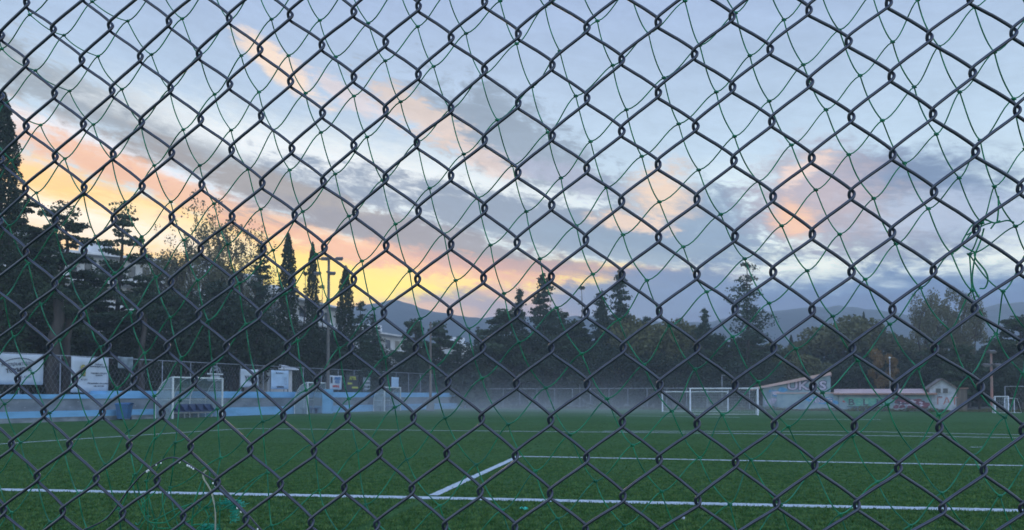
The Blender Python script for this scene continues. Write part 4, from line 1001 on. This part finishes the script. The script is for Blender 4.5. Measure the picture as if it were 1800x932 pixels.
# ------------------------------------------------------------ trees
M['lf_cyp'] = leafmat('cypress_foliage', (.022, .040, .024), (.045, .070, .034), .8)
M['lf_pine'] = leafmat('pine_needles', (.030, .055, .032), (.065, .095, .045), .5)
M['lf_fir'] = leafmat('fir_needles', (.028, .052, .038), (.055, .088, .055), .5)
M['lf_broad'] = leafmat('olive_green_leaves', (.075, .092, .042), (.16, .155, .065), .45)
M['lf_euc'] = leafmat('eucalyptus_leaves', (.095, .105, .068), (.175, .165, .09), .5)
M['lf_org'] = leafmat('orange_autumn_leaves', (.17, .10, .04), (.24, .16, .06), .8)
M['lf_dark'] = leafmat('dark_evergreen_leaves', (.020, .036, .024), (.045, .065, .036), .5)
def leaves(C, size, rs, aspect=2.2, flat=0.0):
    """little pointed leaf sprays at the points C"""
    n = len(C); d = rs.normal(size=(n, 3)); d[:, 2] *= (1 - flat); d /= np.linalg.norm(d, axis=1)[:, None] + 1e-9
    e = rs.normal(size=(n, 3)); e[:, 2] *= (1 - flat * .7); e -= d * (e * d).sum(1)[:, None]; e /= np.linalg.norm(e, axis=1)[:, None] + 1e-9
    s = size * rs.uniform(.55, 1.35, size=n)[:, None]
    a = d * s * .5; b = e * s * .5 / aspect * 1.6
    V = np.stack([C - a, C + b, C + a, C - b], 1).reshape(-1, 3)
    Q = np.arange(n * 4).reshape(-1, 4); return V, Q
def limbtube(P0, P1, r0, r1, rs, bend=.08, n=5, k=5):
    P0 = np.array(P0, float); P1 = np.array(P1, float); L_ = np.linalg.norm(P1 - P0)
    P = [P0 + (P1 - P0) * t + (rs.normal(size=3) * bend * L_ * math.sin(math.pi * t) if 0 < t < 1 else 0) for t in np.linspace(0, 1, k)]
    return tube_arrays(np.array(P), np.linspace(r0, r1, k), n, False)
class Tree:
    def __init__(s, seed): s.rs = np.random.RandomState(seed); s.w = MB(); s.L = []
    def limb(s, a, b, r0, r1, **k): s.w.add(*limbtube(a, b, r0, r1, s.rs, **k))
    def puff(s, c, r, n): 
        rs = s.rs; d = rs.normal(size=(n, 3)); d /= np.linalg.norm(d, axis=1)[:, None]; q = rs.uniform(.15, 1, size=(n, 1)) ** .5
        s.L.append(np.array(c) + d * q * np.array(r))
def cypress(h, r, seed, n=9000, lump=.16):
    t = Tree(seed); rs = t.rs; t.limb((0, 0, 0), (0, 0, h * .9), r * .20, .03, bend=.004, k=6)
    z = rs.uniform(.03, 1, n) ** .85; prof = np.interp(z, [0, .06, .2, .45, .7, .88, .97, 1], [.35, .75, 1, .97, .80, .50, .2, .04])
    a = rs.uniform(0, 2 * math.pi, n); w = 1 + lump * np.sin(a * 3 + z * 31) + lump * .8 * np.sin(a * 5 - z * 57 + 2) + lump * .6 * np.sin(z * 120 + a)
    rr = r * prof * w * rs.uniform(.55, 1.05, n)
    t.L.append(np.stack([rr * np.cos(a), rr * np.sin(a), z * h], 1)); return t
def conifer(h, r, seed, dens=1.0, base=.10, gap=.18, droop=.22, power=.85, bare=.0):
    t = Tree(seed); rs = t.rs; t.limb((0, 0, 0), (rs.uniform(-.1, .1), 0, h), h * .016, .02, bend=.004, k=7)
    z = h * base
    while z < h * .985:
        f = 1 - z / h; L0 = r * f ** power
        nb = int(rs.randint(2, 5))
        for i in range(nb):
            if rs.rand() < gap: continue
            a = rs.uniform(0, 2 * math.pi); L_ = L0 * rs.uniform(.40, 1.15) * (1 + .22 * math.sin(z * 1.9 + a)) + .12
            dz = -droop * L_ * rs.uniform(.3, 1.4) + .25 * L_ * (1 - f)
            e = np.array([math.cos(a) * L_, math.sin(a) * L_, z + dz]); b0 = np.array([0, 0, z + rs.uniform(-.25, .25)])
            t.w.add(*limbtube(b0, e, .02 + .012 * L_, .012, rs, bend=.05, n=3, k=3))
            m = int((12 + 44 * L_) * dens); tt = rs.uniform(.18, 1.05, m)[:, None]
            wd = (.10 + .16 * L_ * np.sin(np.clip(tt, 0, 1) * math.pi * .8)); off = rs.normal(size=(m, 3)) * wd * np.array([1, 1, .38])
            t.L.append(b0 + (e - b0) * tt + off)
        z += h * rs.uniform(.008, .020) + .05
    return t
def padpine(h, r, seed, npad=16, base=.35, dens=1.0, lean=0.0, thick=.22, fill=.0):
    t = Tree(seed); rs = t.rs; top = np.array([lean, 0, h * .93]); t.limb((0, 0, 0), top, h * .022, .06, bend=.02, k=7)
    for i in range(npad):
        f = base + (1 - base) * (i + .5) / npad; b0 = np.array([lean * f, 0, h * f * .93]); a = i * 2.4 + rs.uniform(-.5, .5)
        L_ = r * (1.05 - (f - base) / (1 - base) * .75) * rs.uniform(.55, 1.1); e = b0 + np.array([math.cos(a) * L_, math.sin(a) * L_, L_ * rs.uniform(.05, .32)])
        t.limb(b0, e, .05 + .02 * L_, .02, bend=.07, n=4, k=4)
        for q in (.45, .7, 1.0):
            c = b0 + (e - b0) * q + rs.normal(size=3) * .2; s_ = (.35 + .34 * L_) * rs.uniform(.6, 1.1) * (.7 + .4 * q)
            t.puff(c, (s_, s_, s_ * thick * rs.uniform(.8, 1.4)), int(230 * s_ * s_ * dens) + 40)
    t.puff((lean, 0, h * .95), (r * .3, r * .3, r * .2), int(200 * dens)); return t
def broad(h, r, seed, ncl=26, clr=.32, base=.3, dens=1.0, feathery=False, forks=5, sq=1.0):
    t = Tree(seed); rs = t.rs; tp = np.array([rs.uniform(-.3, .3), 0, h * base]); t.limb((0, 0, 0), tp, h * .024, h * .016, bend=.03, k=4)
    fk = []
    for i in range(forks):
        a = i * 6.283 / forks + rs.uniform(-.4, .4); e = tp + np.array([math.cos(a) * r * .45, math.sin(a) * r * .45, (h - tp[2]) * rs.uniform(.45, .75)]); t.limb(tp, e, h * .012, h * .005, bend=.08, n=5); fk.append(e)
    zc = (h + h * base) / 2; zr = (h - h * base) / 2
    for i in range(ncl):
        d = rs.normal(size=3); d /= np.linalg.norm(d); q = rs.uniform(.35, 1) ** .6; c = np.array([d[0] * r * q * .85, d[1] * r * q * .85, zc + d[2] * zr * q * .88])
        p = min(fk, key=lambda e: np.linalg.norm(e - c)); t.limb(p, c, h * .005, .012, bend=.1, n=3, k=4)
        s_ = r * clr * rs.uniform(.6, 1.25)
        if feathery:
            for k in range(9):
                cc = c + rs.normal(size=3) * s_ * .75; t.puff(cc, (s_ * .34, s_ * .34, s_ * .50), int(34 * dens))
        else: t.puff(c, (s_, s_, s_ * .75 * sq), int(330 * dens))
    return t
def bare(h, r, seed):
    t = Tree(seed); rs = t.rs; t.limb((0, 0, 0), (0, 0, h), h * .012, .015, bend=.006, k=6)
    for i in range(34):
        z = h * rs.uniform(.25, .98); a = rs.uniform(0, 6.28); L_ = r * (1.1 - z / h) * rs.uniform(.5, 1.2); t.limb((0, 0, z), (math.cos(a) * L_, math.sin(a) * L_, z + L_ * .25), .025, .008, bend=.06, n=3, k=3)
        if rs.rand() < .35: t.puff((math.cos(a) * L_, math.sin(a) * L_, z + L_ * .25), (.25, .25, .15), 14)
    return t
CACHE = {}
def plant(name, label, cat, px, ytop, Y, key, make, leaf, lsize, rz=0.0, group=None, asp=2.2, flat=0.0, sx=1.0, wood=None, zb=-.03):
    """unit-built tree meshes are shared; each tree is a thing with a trunk and a crown"""
    P = at(px, ytop * .6 + 280, Y); H = at(px, ytop, Y).z - zb
    if key not in CACHE:
        t = make(); V, Q = leaves(np.concatenate(t.L), lsize, t.rs, asp, flat)
        cm = fastmesh(key + '_crown', V, Q); cm.materials.append(leaf)
        tv = np.concatenate(t.w.V); tf = np.concatenate(t.w.F); tm = fastmesh(key + '_trunk', tv, tf, True); tm.materials.append(wood or M['bark'])
        CACHE[key] = (tm, cm, float(max(V[:, 2].max(), .1)))
    tm, cm, h0 = CACHE[key]
    root = empty(name, (P.x, P.y, zb), rz); s = H / h0; root.scale = (s * sx, s * sx, s)
    tag(root, label, cat, group)
    a = bpy.data.objects.new('trunk', tm); b = bpy.data.objects.new('crown', cm)
    for o in (a, b): col.objects.link(o); o.parent = root
    return root
LG = 'trees behind the terrace'; FG = 'trees beyond the far fence'
cy1 = lambda: cypress(14, 1.05, 1, 8000); cyB = lambda: cypress(19, 1.25, 2, 17000, .2)
pp = lambda s, **k: (lambda: padpine(13, 3.4, s, **k))
cf = lambda s, r=2.6, **k: (lambda: conifer(12, r, s, **k))
# --- left row
plant('cypress', 'giant black cypress cut by the left edge of the view', 'cypress', 2, 160, 46, 'cyB', cyB, M['lf_cyp'], .20, group=LG, sx=.95)
plant('pine_tree', 'dark pine with low boughs right beside the giant cypress', 'pine tree', 14, 330, 50, 'pp7', pp(7, npad=30, base=.12, dens=1.5), M['lf_pine'], .20, group=LG, flat=.3, sx=1.15)
plant('pine_tree', 'flat topped pine above the gold cup banner', 'pine tree', 112, 352, 56, 'pp3', pp(3, npad=26, base=.16, dens=1.35), M['lf_pine'], .20, group=LG, flat=.3, sx=.95)
plant('pine_tree', 'shorter dense pine above the large white banner', 'pine tree', 62, 408, 54, 'pp4', pp(4, npad=30, base=.08, dens=1.4), M['lf_pine'], .20, group=LG, flat=.3, rz=1.1, sx=1.25)
plant('pine_tree', 'open layered pine with pads of needles standing alone against the glow', 'pine tree', 214, 352, 60, 'pp5', pp(5, npad=17, base=.30, dens=.95, thick=.16), M['lf_pine'], .19, group=LG, flat=.35, sx=.82)
plant('pine_tree', 'low bushy pine below the open layered pine', 'pine tree', 165, 470, 58, 'pp4', None, M['lf_pine'], .2, rz=3.0, group=LG, sx=1.3)
plant('pine_tree', 'dark bushy pine between the layered pine and the feathery trees', 'pine tree', 262, 480, 60, 'pp7', None, M['lf_pine'], .2, rz=2.0, group=LG, sx=1.1)
fe = lambda s: (lambda: broad(14, 3.3, s, ncl=30, clr=.34, base=.24, dens=.9, feathery=True))
plant('feathery_tree', 'tall feathery tree with a loose crown left of its twin', 'broadleaf tree', 340, 352, 66, 'fe1', fe(21), M['lf_euc'], .20, group=LG, asp=3, sx=.80)
plant('feathery_tree', 'tallest feathery tree with see through crown against the orange cloud', 'broadleaf tree', 398, 338, 70, 'fe2', fe(22), M['lf_euc'], .20, group=LG, asp=3, sx=.72)
plant('feathery_tree', 'sparse thin feathery tree left of the pointed fir', 'broadleaf tree', 432, 400, 74, 'fe1', None, M['lf_euc'], .2, rz=2.2, group=LG, sx=.7)
plant('feathery_tree', 'sparse feathery tree just right of the layered pine', 'broadleaf tree', 296, 402, 68, 'fe2', None, M['lf_euc'], .2, rz=1.2, group=LG, sx=.75)
br = lambda s: (lambda: broad(9, 3.6, s, ncl=34, clr=.36, base=.12, dens=1.0))
plant('broadleaf_tree', 'dense rounded dark tree in front of the feathery pair', 'broadleaf tree', 356, 490, 62, 'br1', br(31), M['lf_dark'], .22, group=LG, sx=1.0)
plant('broadleaf_tree', 'rounded dark tree above the near dugout sign', 'broadleaf tree', 412, 505, 64, 'br2', br(32), M['lf_dark'], .22, group=LG, sx=1.0)
plant('broadleaf_tree', 'dark rounded tree above the near dugout', 'broadleaf tree', 300, 530, 60, 'br1', None, M['lf_dark'], .22, rz=2.0, group=LG, sx=1.1)
plant('broadleaf_tree', 'low dark tree above the small faded banner', 'broadleaf tree', 218, 560, 58, 'br2', None, M['lf_dark'], .22, rz=1.0, group=LG, sx=1.1)
plant('broadleaf_tree', 'low dark tree behind the gap beside the large white banner', 'broadleaf tree', 110, 560, 56, 'br1', None, M['lf_dark'], .22, rz=4.0, group=LG, sx=1.1)
plant('fir_tree', 'pointed fir left of the first thin cypress', 'fir tree', 458, 428, 70, 'cf1', cf(41, 2.3, gap=.3), M['lf_fir'], .19, group=LG, sx=.95)
plant('cypress', 'first slim cypress from the left in the row of three', 'cypress', 506, 408, 72, 'cy1', cy1, M['lf_cyp'], .22, group=LG, sx=.78)
plant('cypress', 'middle and slimmest cypress of the row of three', 'cypress', 549, 424, 76, 'cy1', None, M['lf_cyp'], .22, rz=1.5, group=LG, sx=.58)
plant('cypress', 'last and shortest cypress of the row of three beside the floodlight', 'cypress', 607, 466, 78, 'cy1', None, M['lf_cyp'], .22, rz=3.5, group=LG, sx=.92)
plant('dead_conifer', 'thin leafless spike between the first two slim cypresses', 'dead tree', 535, 476, 80, 'ba1', lambda: bare(11, 1.0, 51), M['lf_fir'], .2, group=LG)
plant('dead_conifer', 'thin bare spike left of the floodlight mast', 'dead tree', 566, 500, 82, 'ba1', None, M['lf_fir'], .2, rz=2, group=LG)
plant('fir_tree', 'loose fir right of the last slim cypress', 'fir tree', 634, 528, 76, 'cf2', cf(42, 3.0, gap=.22), M['lf_fir'], .20, group=LG, sx=1.0)
plant('fir_tree', 'short fir behind the banner with the red stripe', 'fir tree', 655, 552, 80, 'cf1', None, M['lf_fir'], .2, rz=2.2, group=LG, sx=1.3)
for i, (x, yt, Y, k, lab) in enumerate([
    (480, 560, 74, 'br2', 'dark tree at the foot of the first slim cypress'), (526, 568, 76, 'br1', 'dark tree between the first two slim cypresses'),
    (574, 572, 78, 'br2', 'dark tree at the foot of the floodlight mast'), (618, 590, 80, 'br1', 'dark tree above the dark banner with yellow letters'),
    (660, 606, 84, 'br2', 'dark tree above the narrow faded banner'), (694, 620, 88, 'br1', 'low dark tree above the furthest dugout'),
    (250, 600, 57, 'br2', 'low tree between the faded banner and the near dugout'), (40, 540, 52, 'br1', 'low dark tree behind the large white banner'), (160, 590, 57, 'br2', 'low dark tree behind the gold cup banner')]):
    plant('broadleaf_tree', lab, 'broadleaf tree', x, yt, Y, k, None, M['lf_dark'], .22, rz=i * 1.3, group=LG, sx=1.15)
rp = lambda s: (lambda: padpine(10, 3.2, s, npad=26, base=.22, dens=1.4, thick=.34))
plant('rounded_pine', 'rounded pine left of the utility pole', 'pine tree', 729, 558, 98, 'rp1', rp(61), M['lf_pine'], .24, group=FG, sx=.85)
plant('rounded_pine', 'rounded pine right behind the utility pole', 'pine tree', 772, 562, 99, 'rp2', rp(62), M['lf_pine'], .24, group=FG, sx=.9)
plant('fir_tree', 'low ragged fir right of the rounded pines', 'fir tree', 806, 590, 104, 'cf2', None, M['lf_fir'], .2, rz=1, group=FG, sx=1.2)
plant('fir_tree', 'faint thin fir in the gap before the tall wood', 'fir tree', 840, 574, 116, 'cf1', None, M['lf_fir'], .2, rz=3, group=FG, sx=.9)
plant('broadleaf_tree', 'low dark tree under the rounded pines', 'broadleaf tree', 750, 630, 100, 'br1', None, M['lf_dark'], .22, rz=1, group=FG, sx=1.2)
plant('broadleaf_tree', 'low tree over the blue end of the terrace', 'broadleaf tree', 822, 636, 103, 'br2', None, M['lf_dark'], .22, rz=1, group=FG, sx=1.3)
# --- wood beyond the far fence
rows = [
 ('rounded_pine', 'broad pine at the left end of the far wood', 'pine tree', 889, 541, 97, 'rp1', 1.0, 1.35), ('fir_tree', 'narrow pointed fir at the left end of the far wood', 'fir tree', 913, 507, 100, 'cf3', .5, .8),
 ('fir_tree', 'tall fir above the middle of the far fence', 'fir tree', 955, 479, 98, 'cf4', 0, .95), ('dead_conifer', 'dead bare spike in the middle of the far wood', 'dead tree', 1022, 502, 104, 'ba1', .3, 1.0),
 ('fir_tree', 'fir with a blunt tip just left of the tallest middle fir', 'fir tree', 1057, 510, 98, 'cf3', 2.5, 1.05), ('fir_tree', 'tall fir in the middle right of the far wood', 'fir tree', 1091, 472, 99, 'cf4', 2.0, .85),
 ('rounded_pine', 'dark pine filling the gap under the dead spike', 'pine tree', 1008, 560, 96, 'rp2', 2.0, 1.3), ('rounded_pine', 'pine between the tall fir and the dead spike', 'pine tree', 975, 540, 101, 'rp1', 3.0, 1.0),
 ('broadleaf_tree', 'dark round tree behind the left of the far fence', 'broadleaf tree', 862, 590, 98, 'br1', 1.0, 1.2), ('broadleaf_tree', 'dark round tree below the tall middle fir', 'broadleaf tree', 930, 575, 95, 'br2', 2.0, 1.3),
 ('broadleaf_tree', 'dark round tree right of the tallest middle fir', 'broadleaf tree', 1118, 552, 97, 'ol1', 3.0, 1.1), ('fir_tree', 'small fir stepping down right of the tallest middle fir', 'fir tree', 1136, 555, 96, 'cf2', 1.0, 1.2),
 ('broadleaf_tree', 'green round tree behind the further goal', 'broadleaf tree', 1165, 570, 96, 'ol2', 3.0, 1.1), ('broadleaf_tree', 'olive round tree left of the little spruce', 'broadleaf tree', 1203, 557, 98, 'ol1', 3.0, .9),
 ('spruce', 'little pointed spruce above the nearer goal', 'spruce', 1238, 541, 94, 'cf5', 0, .95), ('spruce', 'tallest ragged spruce on the right of the far wood', 'spruce', 1313, 459, 90, 'cf6', 0, 1.0),
 ('rounded_pine', 'dark pine behind the nearer goal', 'pine tree', 1262, 585, 93, 'rp2', 4.0, 1.2), ('rounded_pine', 'dark pine below the tallest ragged spruce', 'pine tree', 1320, 580, 92, 'rp1', 4.0, 1.3),
 ('broadleaf_tree', 'low tree right of the tallest ragged spruce', 'broadleaf tree', 1356, 600, 93, 'ol2', 5.0, 1.0), ('cypress', 'dark spike of a cypress between the spruce and the round olive tree', 'cypress', 1391, 588, 112, 'cy1', 0, .8),
 ('broadleaf_tree', 'hazy low tree left of the round olive tree', 'broadleaf tree', 1412, 598, 108, 'ol2', 0, 1.0), ('broadleaf_tree', 'big round olive tree behind the pink roofs', 'broadleaf tree', 1477, 554, 104, 'ol1', 0, 1.25),
 ('cypress', 'thin cypress right of the round olive tree', 'cypress', 1519, 547, 108, 'cy1', 2.0, .55), ('broadleaf_tree', 'green tree behind the thin cypress', 'broadleaf tree', 1556, 582, 106, 'ol2', 2.0, 1.3),
 ('autumn_tree', 'small orange leaved tree behind the low pink roof', 'broadleaf tree', 1551, 612, 84, 'or1', 0, .75), ('broadleaf_tree', 'hazy tree left of the tall eucalyptus', 'broadleaf tree', 1600, 592, 104, 'ol1', 4.0, .9),
 ('eucalyptus', 'left eucalyptus of the tall loose trio at the right', 'eucalyptus', 1632, 506, 92, 'eu1', 0, .62), ('eucalyptus', 'middle eucalyptus of the tall loose trio at the right', 'eucalyptus', 1672, 500, 94, 'eu2', 1.0, .62),
 ('eucalyptus', 'right eucalyptus of the tall loose trio at the right', 'eucalyptus', 1702, 512, 93, 'eu1', 2.5, .6), ('rounded_pine', 'dark pine under the eucalyptus trio', 'pine tree', 1648, 590, 86, 'rp2', 1.0, 1.1),
 ('rounded_pine', 'dark pine leaning over the white hut roof', 'pine tree', 1690, 604, 78, 'rp1', 2.0, 1.15), ('rounded_pine', 'dark evergreen mass at the right edge of the view', 'pine tree', 1793, 552, 80, 'rp1', 5.0, 1.25),
 ('rounded_pine', 'dark evergreen left of the mass at the right edge', 'pine tree', 1750, 590, 82, 'rp2', 3.0, 1.2), ('broadleaf_tree', 'low dark tree left of the steep roofed shed', 'broadleaf tree', 1345, 630, 84, 'br2', 0, 1.1),
 ('broadleaf_tree', 'low hazy tree behind the steep roofed shed', 'broadleaf tree', 1408, 622, 90, 'ol2', 3.0, 1.3), ('broadleaf_tree', 'low hazy tree behind the left of the pink roof', 'broadleaf tree', 1500, 628, 88, 'br1', 1.0, 1.3),
 ('broadleaf_tree', 'low dark tree behind the right end of the pink roof', 'broadleaf tree', 1606, 632, 84, 'br2', 1.0, 1.3), ('broadleaf_tree', 'low dark tree behind the fence under the edge mass', 'broadleaf tree', 1772, 640, 76, 'br1', 2.0, 1.3),
 ('broadleaf_tree', 'low dark tree behind the red and white mast', 'broadleaf tree', 1722, 636, 78, 'br2', 2.6, 1.2),
 ('broadleaf_tree', 'dark low tree behind the middle of the far fence', 'broadleaf tree', 1062, 600, 93, 'br1', 2.2, 1.3), ('broadleaf_tree', 'dark low tree behind the post of the further goal', 'broadleaf tree', 1140, 615, 92, 'br2', 4.0, 1.3),
 ('broadleaf_tree', 'dark low tree left of the thin middle mast', 'broadleaf tree', 985, 610, 93, 'br1', .5, 1.3), ('broadleaf_tree', 'dark low tree behind the net of the nearer goal', 'broadleaf tree', 1215, 610, 91, 'br1', 5.2, 1.3)]
mk = {'cf3': (cf(43, 2.3, gap=.12, dens=1.3), M['lf_fir'], .24, 2.2), 'cf4': (cf(44, 3.0, gap=.15, dens=1.2), M['lf_fir'], .24, 2.2), 'cf5': (cf(45, 3.1, gap=.15, dens=1.1), M['lf_fir'], .24, 2.2),
      'cf6': (cf(46, 3.6, gap=.34, dens=.75, power=.75, base=.16), M['lf_fir'], .21, 2.4), 'ol1': (lambda: broad(9, 3.6, 71, ncl=34, clr=.36, base=.14, dens=1.0), M['lf_broad'], .28, 1.8), 'ol2': (lambda: broad(9, 3.4, 72, ncl=30, clr=.36, base=.14, dens=1.0), M['lf_broad'], .28, 1.8),
      'or1': (lambda: broad(6, 2.0, 73, ncl=18, clr=.36, base=.25, dens=.7), M['lf_org'], .20, 1.8), 'eu1': (lambda: broad(13, 4.0, 74, ncl=26, clr=.30, base=.30, dens=.75, sq=1.3), M['lf_euc'], .26, 2.6), 'eu2': (lambda: broad(13, 4.0, 75, ncl=26, clr=.30, base=.32, dens=.75, sq=1.3), M['lf_euc'], .26, 2.6)}
for (nm, lab, cat, x, yt, Y, k, rz, sx) in rows:
    m_ = mk.get(k, (None, None, .2, 2.2)); plant(nm, lab, cat, x, yt, Y, k, m_[0], m_[1], m_[2], rz=rz, group=FG, asp=m_[3], sx=sx)
# --- the wood behind, one mass
def mass(name, px0, px1, ytops, Y, depth, n, size, m, seed, label):
    rs = np.random.RandomState(seed); xs = rs.uniform(px0, px1, n); Ys = Y + rs.uniform(0, depth, n)
    top = np.interp(xs, [a for a, _ in ytops], [b for _, b in ytops]) + 7 * np.sin(xs * .11) + 5 * np.sin(xs * .29 + 1) + 3 * np.sin(xs * .8)
    X = (xs - CX) / F * Ys; H = 1.5 + (695 - top) / F * Ys; Z = H * rs.uniform(0, 1, n) ** .7
    V, Q = leaves(np.stack([X, Ys, Z], 1), size, rs, 1.6); o = link(name, fastmesh(name, V, Q), m); tag(o, label, kind='stuff'); return o
mass('far_wood', 835, 1900, [(835, 650), (870, 610), (1000, 590), (1300, 605), (1400, 630), (1600, 625), (1900, 600)], 100, 9, 42000, .75, M['lf_dark'], 8, 'dark undergrowth of the wood beyond the far fence')
mass('left_undergrowth', -60, 860, [(-60, 610), (240, 625), (470, 630), (700, 650), (860, 668)], 88, 8, 22000, .75, M['lf_dark'], 9, 'dark undergrowth beneath the trees behind the terrace')

# ------------------------------------------------------------ trunks standing close behind the terrace banners
for i, (px, off, r_, lab) in enumerate(((92, 4.0, .42, 'thick brown trunk right of the large white banner'), (113, 4.5, .30, 'thinner brown trunk left of the gold cup banner'), (247, 4.5, .22, 'thin brown trunk between the faded banner and the near dugout'))):
    P = along(s_at(px, off), off); rs = np.random.RandomState(i + 3); t = MB(); t.add(*limbtube((0, 0, 0), (.2, .1, 7.5), r_, r_ * .7, rs, bend=.02, n=10, k=7))
    root = empty('tree_trunk', (P.x, P.y, -.03)); tag(root, lab, 'tree', LG); t.build('trunk', M['bark'], root, True)
    t = Tree(90 + i); 
    for k in range(9): t.puff((t.rs.uniform(-1.6, 1.6), t.rs.uniform(-1.2, 1.2), 7.2 + t.rs.uniform(-.6, 1.5)), (.9, .9, .35), 160)
    V, Q = leaves(np.concatenate(t.L), .2, t.rs, 2.2, .3); link('crown', fastmesh('crown', V, Q), M['lf_pine'], root)

# weeds along the far boundary and at the foot of the sheds
def weeds():
    rs = np.random.RandomState(31); n = 16000; t = rs.uniform(0, 86, n); o_ = rs.normal(size=n) * .35
    h = .12 + .55 * np.abs(np.sin(t * .7) * np.sin(t * .23 + 1)) * rs.uniform(.3, 1, n)
    k = B0; C = np.stack([B0.x + v.x * t + u.x * (o_ + .1), B0.y + v.y * t + u.y * (o_ + .1), rs.uniform(0, 1, n) * h], 1)
    V, Q = leaves(C, .16, rs, 3); o = link('verge_weeds', fastmesh('verge_weeds', V, Q), M['lf_broad']); tag(o, 'ragged weeds along the foot of the far fence and sheds', kind='stuff')
weeds()
# ------------------------------------------------------------ haze
def volume_box(name, x0, x1, y0, y1, z0, z1, dens, colr, label, grad=False):
    b = MB(); b.box(x0, x1, y0, y1, z0, z1); m = bpy.data.materials.new(name); m.use_nodes = True; nt = m.node_tree; nt.nodes.remove(nt.nodes['Principled BSDF'])
    p = nt.nodes.new('ShaderNodeVolumePrincipled'); p.inputs['Color'].default_value = (*colr, 1); p.inputs['Density'].default_value = dens; p.inputs['Anisotropy'].default_value = .1
    if 'Density Attribute' in p.inputs: p.inputs['Density Attribute'].default_value = ''
    nt.links.new(p.outputs[0], nt.nodes['Material Output'].inputs['Volume'])
    o = b.build(name, m); tag(o, label, kind='stuff'); return o
HAZE = .0010
volume_box('haze', -1000, 1000, -70, 860, -1.2, 74, HAZE, (.82, .94, 1.0), 'thin blue evening haze over the pitch and hills')
def ground_mist():
    x0, x1, y0, y1, z1 = -46, 34, 42, 112, 9.0
    b = MB(); b.box(x0, x1, y0, y1, .02, z1); m = bpy.data.materials.new('ground_mist'); m.use_nodes = True; nt = m.node_tree; N = nt.nodes; L = nt.links; N.remove(N['Principled BSDF'])
    p = N.new('ShaderNodeVolumePrincipled'); p.inputs['Color'].default_value = (.93, 1, .98, 1); p.inputs['Anisotropy'].default_value = .1
    tc = N.new('ShaderNodeTexCoord'); sp = N.new('ShaderNodeSeparateXYZ'); L.new(tc.outputs['Object'], sp.inputs[0])
    def mt(op, a, b_=None, clamp=False):
        n = N.new('ShaderNodeMath'); n.operation = op; n.use_clamp = clamp
        for i, q in enumerate((a, b_)):
            if q is None: continue
            if isinstance(q, (int, float)): n.inputs[i].default_value = q
            else: L.new(q, n.inputs[i])
        return n.outputs[0]
    fall = mt('POWER', mt('SUBTRACT', 1.0, mt('DIVIDE', sp.outputs[2], z1), True), 7.0)
    bell = lambda q, a, c, w: mt('SUBTRACT', 1.0, mt('POWER', mt('ABSOLUTE', mt('DIVIDE', mt('SUBTRACT', q, c), w)), 2.0), True)
    k = mt('MULTIPLY', mt('MULTIPLY', fall, bell(sp.outputs[0], 0, -6, 38)), bell(sp.outputs[1], 0, 80, 34))
    t = N.new('ShaderNodeTexNoise'); t.inputs['Scale'].default_value = .09; t.inputs['Detail'].default_value = 2; L.new(tc.outputs['Object'], t.inputs['Vector'])
    k = mt('MULTIPLY', k, mt('MULTIPLY', mt('POWER', t.outputs['Fac'], 2.0), MIST * 2)); L.new(k, p.inputs['Density'])
    L.new(p.outputs[0], N['Material Output'].inputs['Volume'])
    o = b.build('ground_mist', m); tag(o, 'low white mist drifting over the far end of the turf', kind='stuff')
MIST = .056
ground_mist()
